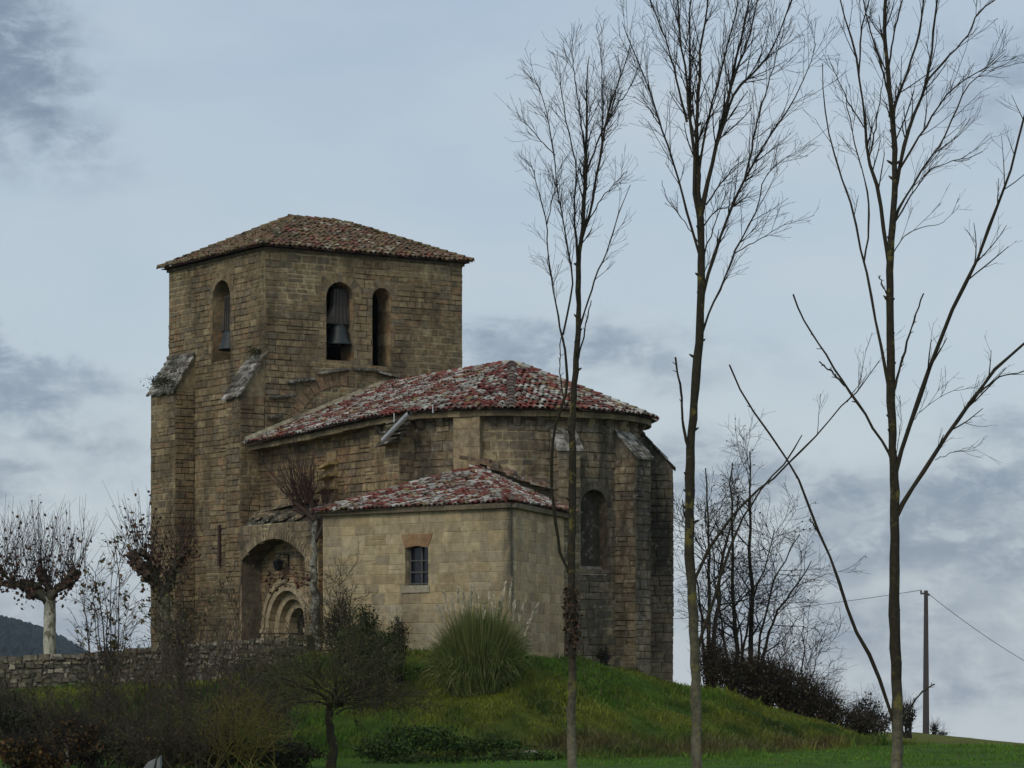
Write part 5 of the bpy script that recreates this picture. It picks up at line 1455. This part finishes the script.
mb.build('crown', M_TWIG, t); mf.build('foliage', M_LEAF, t)

# pampas grass
def pampas(px, py, Y):
    rg = np.random.default_rng(88); c = at(px, py, Y); c[2] = gz(c[0], Y) - .05; k = Y / F
    t = thing('pampas_grass', c, 'big round clump of pampas grass with pale plumes before the sacristy corner', 'grass clump')
    mb = MB(); m = 9000
    a = rg.uniform(0, 2 * np.pi, m); sp = rg.uniform(0, 1, m) ** .6; dirv = np.stack([np.cos(a), np.sin(a), 0 * a], 1)
    L_ = rg.uniform(1.5, 2.75, m) * (1 - .22 * sp ** 2)
    b = c + dirv * (sp * .95)[:, None]; b[:, 2] = ground_z(b[:, 0], b[:, 1]) - .05
    s = np.linspace(0, 1, 7)[None, :, None]
    out = (.05 + .62 * sp ** 1.3)[:, None, None]; drop = (.05 + 1.25 * sp ** 3.5 + rg.uniform(-.1, .45, m))[:, None, None]
    P = b[:, None] + dirv[:, None] * out * (s ** 1.5) * L_[:, None, None] * .55 + np.array((0, 0, 1.0)) * (s - drop * s ** 3 * .48) * L_[:, None, None]
    P[:, 1:] += rg.normal(size=(m, 1, 3)) * np.linspace(0.05, .24, 6)[None, :, None]
    P[:, :, 2] = np.maximum(P[:, :, 2], ground_z(P[:, :, 0], P[:, :, 1]) + rg.uniform(.0, .12, (m, 1)))
    side = np.stack([-np.sin(a), np.cos(a), 0 * a], 1) + rg.normal(size=(m, 3)) * .5; side /= np.linalg.norm(side, axis=1, keepdims=True)
    w = (np.array((.9, 1, .95, .8, .6, .35, .05)) * .012)[None, :, None]
    V = np.stack([P - side[:, None] * w, P + side[:, None] * w], 2)
    i = np.arange(m * 14).reshape(m, 7, 2); q = np.stack([i[:, :-1, 0], i[:, :-1, 1], i[:, 1:, 1], i[:, 1:, 0]], -1).reshape(-1, 4)
    cols = np.array([(.12, .15, .036), (.095, .125, .032), (.16, .165, .055), (.27, .23, .11), (.06, .085, .024)])[rg.choice(5, m, p=[.32, .27, .2, .09, .12])]
    mb.arr(V.reshape(-1, 3), q, np.repeat(cols, 6, 0)); mb.build('foliage', M_GRASS, t)
    mp = MB()
    for px_, py_, ln, tl in ((452, 597, 22, -3), (458, 588, 18, 0), (463, 592, 24, -1), (472, 586, 20, 1), (477, 594, 26, 0), (489, 580, 34, -1), (494, 592, 26, 1), (505, 583, 34, 5), (512, 580, 30, 4), (500, 598, 22, 2), (515, 600, 22, 3), (526, 597, 24, 7), (538, 604, 20, 10), (444, 592, 26, -6), (437, 605, 20, -8), (533, 618, 18, 9), (468, 603, 18, -2), (484, 604, 16, 1)):
        tip = at(px_, py_, Y + rg.uniform(-.6, .6)); low = at(px_ - tl, py_ + ln, tip[1]); st = catmull([c + rg.normal(size=3) * (.2, .2, 0), (c + low) / 2 + np.array((0, 0, .25)), low], 8)
        tubes(mp, st, np.full(8, .008), 4, (.2, .17, .09))
        n = 46; s = rg.uniform(0, 1, n); b = low + (tip - low) * s[:, None]; u = (tip - low) / np.linalg.norm(tip - low)
        d = u * rg.uniform(.6, 1, (n, 1)) + rg.normal(size=(n, 3)) * .16; ln_ = .22 * (1 - .5 * s)[:, None]; sd = rg.normal(size=(n, 3)) * .02
        V = np.stack([b - sd, b + sd, b + d * ln_ + sd * .6, b + d * ln_ - sd * .3], 1); mp.arr(V.reshape(-1, 3), np.arange(n * 4).reshape(n, 4), np.array((.52, .46, .33)) * rg.uniform(.7, 1.15, (n, 1)))
    mp.build('plume', M_LEAF, t)
pampas(478, 667, 88.3)

# bare thicket and small trees in front of the churchyard wall
def bare_shrub(name, label, px, Y, tops, seed, nst=40, lev=(9, 5, 3), col=(.045, .036, .03), w=.022, leafn=200, lcol=((.05, .045, .02), (.06, .04, .02)), group=None, trunk=None, lsize=.07, spread_=1.0, cat='shrub'):
    """stems from one stool (or from the top of a short trunk) up to the rim given by (px, py) points"""
    rg = np.random.default_rng(seed); k = Y / F; x0 = (px - CX) * k; zb = gz(x0, Y)
    t = thing(name, (x0, Y, zb), label, cat, group); mb, mc, mf = MB(), MB(), MB()
    base = np.array((x0, Y, zb - .08))
    if trunk:
        q = [base] + [at(a, b, Y) for a, b, _ in trunk]; p = catmull(q, 12); p[1:-1] += rg.normal(size=(10, 3)) * .02
        tubes(mb, p, np.linspace(trunk[0][2] * 1.2, trunk[-1][2], 12) * k / 2 * (1 + .08 * rg.normal(size=12)), 9, np.array(col) * .55); hub = p[-1]
    else: hub = base
    tops = np.array([at(a, b, Y) for a, b in tops]); N_ = nst; tops[1:-1] += rg.normal(size=(len(tops) - 2, 3)) * .12
    i = rg.integers(0, len(tops) - 1, N_); f = rg.uniform(0, 1, (N_, 1)); end = tops[i] * (1 - f) + tops[i + 1] * f
    wid = np.ptp(tops[:, 0]) / 2
    end = hub + (end - hub) * rg.uniform(.5, 1.1, (N_, 1)); end[:, 1] += rg.normal(size=N_) * wid * .5
    b0 = hub + rg.normal(size=(N_, 3)) * (np.array((.12, .12, .1)) if trunk else np.array((wid * .35 * spread_, wid * .3, 0)))
    if not trunk: b0[:, 2] = ground_z(b0[:, 0], b0[:, 1]) - .05
    mid = b0 * .45 + end * .55 + rg.normal(size=(N_, 3)) * .2; mid[:, 2] += .1
    s = np.linspace(0, 1, 8)[None, :, None]; P = b0[:, None] * (1 - s) ** 2 + 2 * mid[:, None] * s * (1 - s) + end[:, None] * s ** 2 + rg.normal(size=(N_, 8, 3)) * .025
    Rd = np.linspace(1, .25, 8)[None] * rg.uniform(.6, 1.3, (N_, 1)) * w; tubes(mb if trunk else mc, P, Rd, 5, col)
    c1, r1 = grow(P, Rd, lev[0], rg, .2, 1., (25, 60), None, 5, .3, .6, .13, absl=(.35, 1.1), tip=.4); r1 = np.clip(r1, .007, .013); tubes(mc, c1, r1, 4, np.array(col) * .95)
    c2, r2_ = grow(c1, r1, lev[1], rg, .15, 1., (25, 60), None, 4, .25, .6, .14, absl=(.2, .6), tip=.5); r2_ = np.clip(r2_, .0055, .008); tubes(mc, c2, r2_, 3, np.array(col))
    c3, r3 = grow(c2, r2_, lev[2], rg, .2, 1., (25, 60), None, 3, .2, .7, .12, absl=(.1, .3), tip=.6); tubes(mc, c3, np.clip(r3, .0045, .006), 3, np.array(col) * 1.1)
    if leafn:
        pl = np.concatenate([c1.reshape(-1, 3), c2.reshape(-1, 3)]); leaves(mf, pl[rg.integers(0, len(pl), leafn)], lsize, rg, np.array(lcol), .35, droop=.5)
        mf.build('foliage', M_LEAF, t)
    if trunk: mb.build('trunk', M_BARK, t)
    mc.build('crown', M_TWIG, t)
    return t
G_TH = 'bare shrubs below the churchyard wall'
OL = ((.05, .055, .018), (.07, .06, .02), (.04, .042, .016), (.09, .07, .022))
bare_shrub('thorn_tree', 'small dark thorn tree with a short trunk and wide twiggy crown below the sacristy window', 331, 74, [(248, 700), (252, 672), (275, 648), (305, 634), (335, 628), (368, 634), (402, 654), (416, 690), (412, 706)], 501, 26, (8, 4, 1), (.062, .054, .028), .03, 3000, OL, trunk=[(333, 745, 8.5), (329, 722, 7.5), (331, 702, 7)], lsize=.06, cat='tree')
bare_shrub('bare_shrub', 'tall tangled bare shrub at the foot of the tower, widest of the thicket', 205, 78, [(140, 680), (150, 640), (170, 605), (195, 585), (225, 580), (245, 600), (258, 640), (262, 690)], 502, 40, (7, 3, 1), (.085, .062, .045), .022, 1300, OL, G_TH)
bare_shrub('bare_shrub', 'bare shrub left of the thicket, below the leaning sapling', 128, 76, [(88, 700), (95, 668), (115, 650), (140, 632), (165, 640), (180, 680)], 503, 30, (7, 3, 1), (.072, .056, .036), .020, 1000, OL, G_TH)
bare_shrub('bare_shrub', 'low yellow lichened shrub at the bottom of the thicket, between shrub and thorn tree', 240, 72, [(180, 735), (195, 715), (225, 700), (255, 695), (275, 705), (290, 735)], 504, 22, (7, 3, 1), (.12, .10, .025), .022, 700, OL, G_TH)
bare_shrub('bare_shrub', 'bare shrub in front of the end of the wall, left of the thorn tree', 268, 82, [(232, 690), (240, 660), (262, 642), (285, 640), (300, 660), (305, 690)], 505, 22, (7, 3, 1), (.07, .056, .036), .018, 500, OL, G_TH)
bare_shrub('bare_shrub', 'low dark scrubby shrub at the bottom left of the thicket', 165, 70, [(110, 750), (125, 725), (150, 705), (185, 700), (205, 720), (215, 750)], 506, 22, (7, 3, 1), (.065, .05, .03), .018, 900, OL, G_TH)
bare_shrub('sapling', 'leaning sapling with sparse yellowing leaves beside the plane trees', 108, 93, [(72, 590), (85, 545), (98, 510), (120, 478), (136, 500), (142, 560)], 507, 12, (9, 4, 1), (.055, .045, .034), .028, 330, ((.12, .09, .03), (.085, .08, .025), (.10, .05, .02)), lsize=.15, spread_=.35, cat='tree')
bare_shrub('sapling', 'sapling with yellow green leaves in front of the left tower buttress', 182, 95, [(150, 610), (160, 575), (180, 560), (215, 575), (226, 600)], 508, 11, (8, 4, 1), (.05, .042, .03), .026, 420, ((.11, .09, .025), (.075, .075, .022), (.05, .05, .02)), lsize=.15, spread_=.4, cat='tree')
bare_shrub('sapling', 'thin bare sapling with fine upright twigs against the sacristy left corner', 342, 91, [(322, 610), (326, 585), (340, 570), (354, 580), (358, 610)], 509, 12, (9, 6, 2), (.05, .043, .026), .016, 260, ((.06, .06, .022), (.045, .05, .02)), lsize=.07, spread_=.3, cat='tree')
EV = [(.030, .048, .011), (.040, .056, .012), (.055, .062, .015), (.022, .036, .009)]
leafy_mass('evergreen_bush', 'dark green evergreen bush with a pointed top below the sacristy window', 'bush', None, [(366, 640, 89, 12, 32), (352, 648, 89, 18, 20), (384, 650, 88.5, 18, 20), (376, 668, 87.5, 30, 16)], 601, 8000, EV, .085, nst=120, tl=(.3, .7))
leafy_mass('leafy_shrub', 'loose yellow green shrub right of the evergreen bush', 'shrub', None, [(398, 640, 89.5, 12, 20)], 602, 420, [(.055, .06, .02), (.04, .048, .018)], .09, nst=46, tl=(.3, .7))
leafy_mass('bramble', 'orange brown bramble clump at the bottom left corner', 'bramble', 'brambles at the bottom left', [(22, 752, 73, 30, 16), (50, 760, 73, 20, 10)], 603, 2600, [(.13, .07, .018), (.10, .05, .016), (.06, .045, .016), (.035, .035, .014)], .10, nst=90)
leafy_mass('bramble', 'orange brown bramble clump left of the thicket, under the wall', 'bramble', 'brambles at the bottom left', [(92, 742, 74, 28, 18), (70, 735, 76, 24, 16)], 604, 3000, [(.10, .055, .017), (.07, .04, .016), (.04, .035, .015), (.03, .026, .014)], .10, nst=110)
leafy_mass('bramble', 'dark green bramble clump under the wall at the left edge', 'bramble', 'brambles at the bottom left', [(8, 706, 86, 22, 14), (24, 722, 82, 34, 14)], 605, 3000, [(.020, .028, .012), (.028, .034, .014), (.035, .03, .015)], .10, nst=90)
leafy_mass('bramble', 'dark leafy bramble clump at the foot of the thicket', 'bramble', 'brambles at the bottom left', [(150, 748, 73, 50, 20), (215, 752, 73, 50, 18), (285, 756, 74, 36, 14)], 606, 6000, DKG, .095, nst=160)
leafy_mass('nettle_patch', 'deep green nettle patch right of the thorn tree', 'nettles', None, [(420, 738, 81, 46, 13), (385, 750, 79, 34, 12), (480, 745, 82, 50, 7), (525, 757, 80, 40, 6), (440, 763, 78, 70, 7)], 607, 8000, [(.024, .05, .009), (.034, .065, .010), (.045, .075, .014)], .085, nst=60, tl=(.2, .4), tcol=(.03, .035, .015))
leafy_mass('wall_shrub', 'small dark shrub rooted at the foot of the apse under the blocked window', 'shrub', None, [(603, 660, 96.2, 6, 13)], 609, 200, [(.025, .034, .012), (.03, .03, .014)], .10, nst=24, tl=(.2, .5))
leafy_mass('weed_clump', 'little dark weed clump at the foot of the apse buttress', 'weeds', None, [(633, 674, 95.6, 9, 5)], 610, 260, EV, .09, nst=14, tl=(.15, .3))

# rock, stake and pale slabs at the bottom of the picture
def rock(name, px, py, Y, r, col, label, cat, seed, sq=.65):
    rg = np.random.default_rng(seed); c = at(px, py, Y); c[2] = gz(c[0], Y) + r * .2
    nu, nv = 12, 8; th = np.linspace(0, 2 * np.pi, nu, endpoint=False); ph = np.linspace(.05, np.pi - .05, nv)
    V = []
    f = rg.normal(size=(3, 3)) * 1.6
    for p in ph:
        for t_ in th:
            d = np.array((math.cos(t_) * math.sin(p), math.sin(t_) * math.sin(p), math.cos(p)))
            k = 1 + .14 * np.sin(f @ d * 2).sum() * .6
            V.append(c + d * np.array((1.25, .9, sq)) * r * k)
    i = np.arange(nu * nv).reshape(nv, nu); nx = np.roll(i, -1, 1)
    mb = MB(); mb.arr(np.array(V), np.stack([i[:-1], nx[:-1], nx[1:], i[1:]], -1).reshape(-1, 4), col)
    return tag(mb.build(name, M_WALL, None, c), label, cat)
rock('rock', 531, 757, 82.6, .26, (.20, .18, .13), 'pale rock in the rough grass at the foot of the bank', 'rock', 3)
mb = MB(); c = at(68, 758, 74); zb = gz(c[0], 74)
mb.block([(c[0] - .035, 73.97, zb - .1), (c[0] + .035, 73.97, zb - .1), (c[0] + .035, 74.03, zb - .1), (c[0] - .035, 74.03, zb - .1), (c[0] - .06, 73.98, zb + .56), (c[0] + .0, 73.98, zb + .55), (c[0] + .0, 74.02, zb + .58), (c[0] - .06, 74.02, zb + .58)], (.33, .32, .28))
tag(mb.build('stake', M_WOOD, None, (c[0], 74, zb)), 'short pale grey stake among the brambles at bottom left', 'stake')
for q, lab in (([(142, 769), (148, 761), (156, 757), (153, 769)], 'pale grey slab leaning in the thicket bottom, the broader of two'), ([(156, 769), (157, 759), (160, 755), (160, 769)], 'thin pale grey slab leaning in the thicket bottom, beside the broader one')):
    Ys = 68.0; A = [at(a, b + 1, Ys) for a, b in q]; mb = MB(); mb.block(A + [a + np.array((.03, .12, .01)) for a in A], (.20, .20, .195))
    tag(mb.build('stone_slab', M_CONC, None, A[0]), lab, 'slab', 'pale slabs in the thicket')

# ------------------------------------------------------------------ grass
def grass():
    rg = np.random.default_rng(99); mb = MB()
    def patch(n, x0, x1, y0, y1, h, keep=None, w=.014):
        Y = rg.uniform(y0, y1, n); X = rg.uniform(x0, x1, n)
        m = (X / Y > -.182) & (X / Y < .182); X, Y = X[m], Y[m]
        s = bank_s(X, Y); m = (s < 1.08)
        if keep is not None: m &= keep(X, Y, s)
        X, Y, s = X[m], Y[m], s[m]
        Z = ground_z(X, Y); M = len(X)
        tuft = np.clip(1 + .8 * bumps(X * 1.7 + 5, Y * 1.9), .3, 2.6)
        hh = rg.uniform(*h, M) * tuft
        a = rg.uniform(0, 6.283, M); ln = rg.uniform(.1, .75, M) * hh
        B = np.stack([X, Y, Z - .02], 1); T = B + np.stack([np.cos(a) * ln, np.sin(a) * ln, hh], 1); Mi = B + np.stack([np.cos(a) * ln * .3, np.sin(a) * ln * .3, hh * .62], 1)
        sd = np.stack([np.sin(a + 1), np.cos(a + 1), 0 * a], 1) * w * rg.uniform(.6, 1.5, (M, 1))
        V = np.stack([B - sd, B + sd, Mi + sd * .7, T, Mi - sd * .7], 1).reshape(-1, 3)
        c = turf_colour(X, Y) * rg.uniform(.65, 1.5, (M, 1)); dry = rg.random(M) < .05; c[dry] = np.array((.12, .10, .045)) * rg.uniform(.5, 1.1, (dry.sum(), 1))
        mb.arr(V, np.arange(M * 5).reshape(M, 5), c * 1.45)
    patch(230000, -20, 14, 82, 101.5, (.05, .15), lambda X, Y, s: s > -.06)
    patch(60000, -20, 16, 81, 98, (.10, .24), lambda X, Y, s: (s > -.02) & (bumps(X * .7 + 2, Y * .8 + 1) > .3), .017)
    patch(50000, -2, 13, 81, 97, (.14, .34), lambda X, Y, s: (s > -.04) & (s < .22), .012)
    patch(60000, -16, 18, 76, 96, (.03, .08), lambda X, Y, s: s <= .0, .012)
    patch(26000, -4, 16, 79, 97, (.08, .22), lambda X, Y, s: (s < .06) & (s > -.22) & (bumps(X * 1.3 + 1, Y * 1.6) > .1), .013)
    patch(60000, 10, 32, 96, 172, (.04, .11), lambda X, Y, s: np.ones_like(X, bool) & ((s < 0) | (X > 12)), .02)
    o = mb.build('grass', M_GRASS, None, (0, 90, -3)); tag(o, 'rough tufted grass on the bank and field below the church', 'grass', kind='stuff')
grass()

bare_shrub('bare_shrub', 'low straggling bare shrub above the orange brambles at the left', 62, 79, [(18, 715), (32, 698), (60, 690), (85, 695), (108, 720)], 511, 20, (7, 3, 1), (.07, .055, .032), .018, 900, OL, G_TH)
bare_shrub('bare_shrub', 'low straggling bare shrub under the wall at the left edge', 10, 84, [(-20, 700), (0, 690), (20, 692), (36, 712)], 512, 16, (7, 3, 1), (.06, .05, .032), .016, 700, OL, G_TH)

# ------------------------------------------------------------------ the damp air towards the far hill
def haze():
    m = bpy.data.materials.new('haze'); m.use_nodes = True
    N, L = m.node_tree.nodes, m.node_tree.links; N.clear()
    out = N.new('ShaderNodeOutputMaterial'); v = N.new('ShaderNodeVolumePrincipled')
    v.inputs['Color'].default_value = (.72, .82, .95, 1); v.inputs['Density'].default_value = HAZE
    v.inputs['Anisotropy'].default_value = .2
    L.new(v.outputs[0], out.inputs['Volume'])
    mb = MB(); mb.box(-3400, 3400, -90, 2900, -112, 66, (1, 1, 1))
    o = mb.build('haze', m, None, (0, 0, -112)); tag(o, 'thin blue haze in the air towards the far hill', 'haze', kind='stuff')
HAZE = .00006
haze()

# plants rooted high on the stonework
for px, py, n, r, lab in ((257, 352, 260, .16, 'small green tuft growing at the head of the tower buttress slope by the corner'), (163, 381, 420, .26, 'dark mossy tuft growing on the slabs of the left tower buttress')):
    rg = np.random.default_rng(px); Yq = 107.2 if px > 200 else 111.1
    c = at(px, py, Yq); t = thing('wall_plant', c, lab, 'plant'); mb = MB()
    leaves(mb, c + rg.normal(size=(n, 3)) * np.array((r, r, r * .45)), .07, rg, np.array([(.025, .032, .012), (.035, .04, .015), (.018, .022, .01)]), .4, droop=-.4)
    mb.build('foliage', M_LEAF, t)
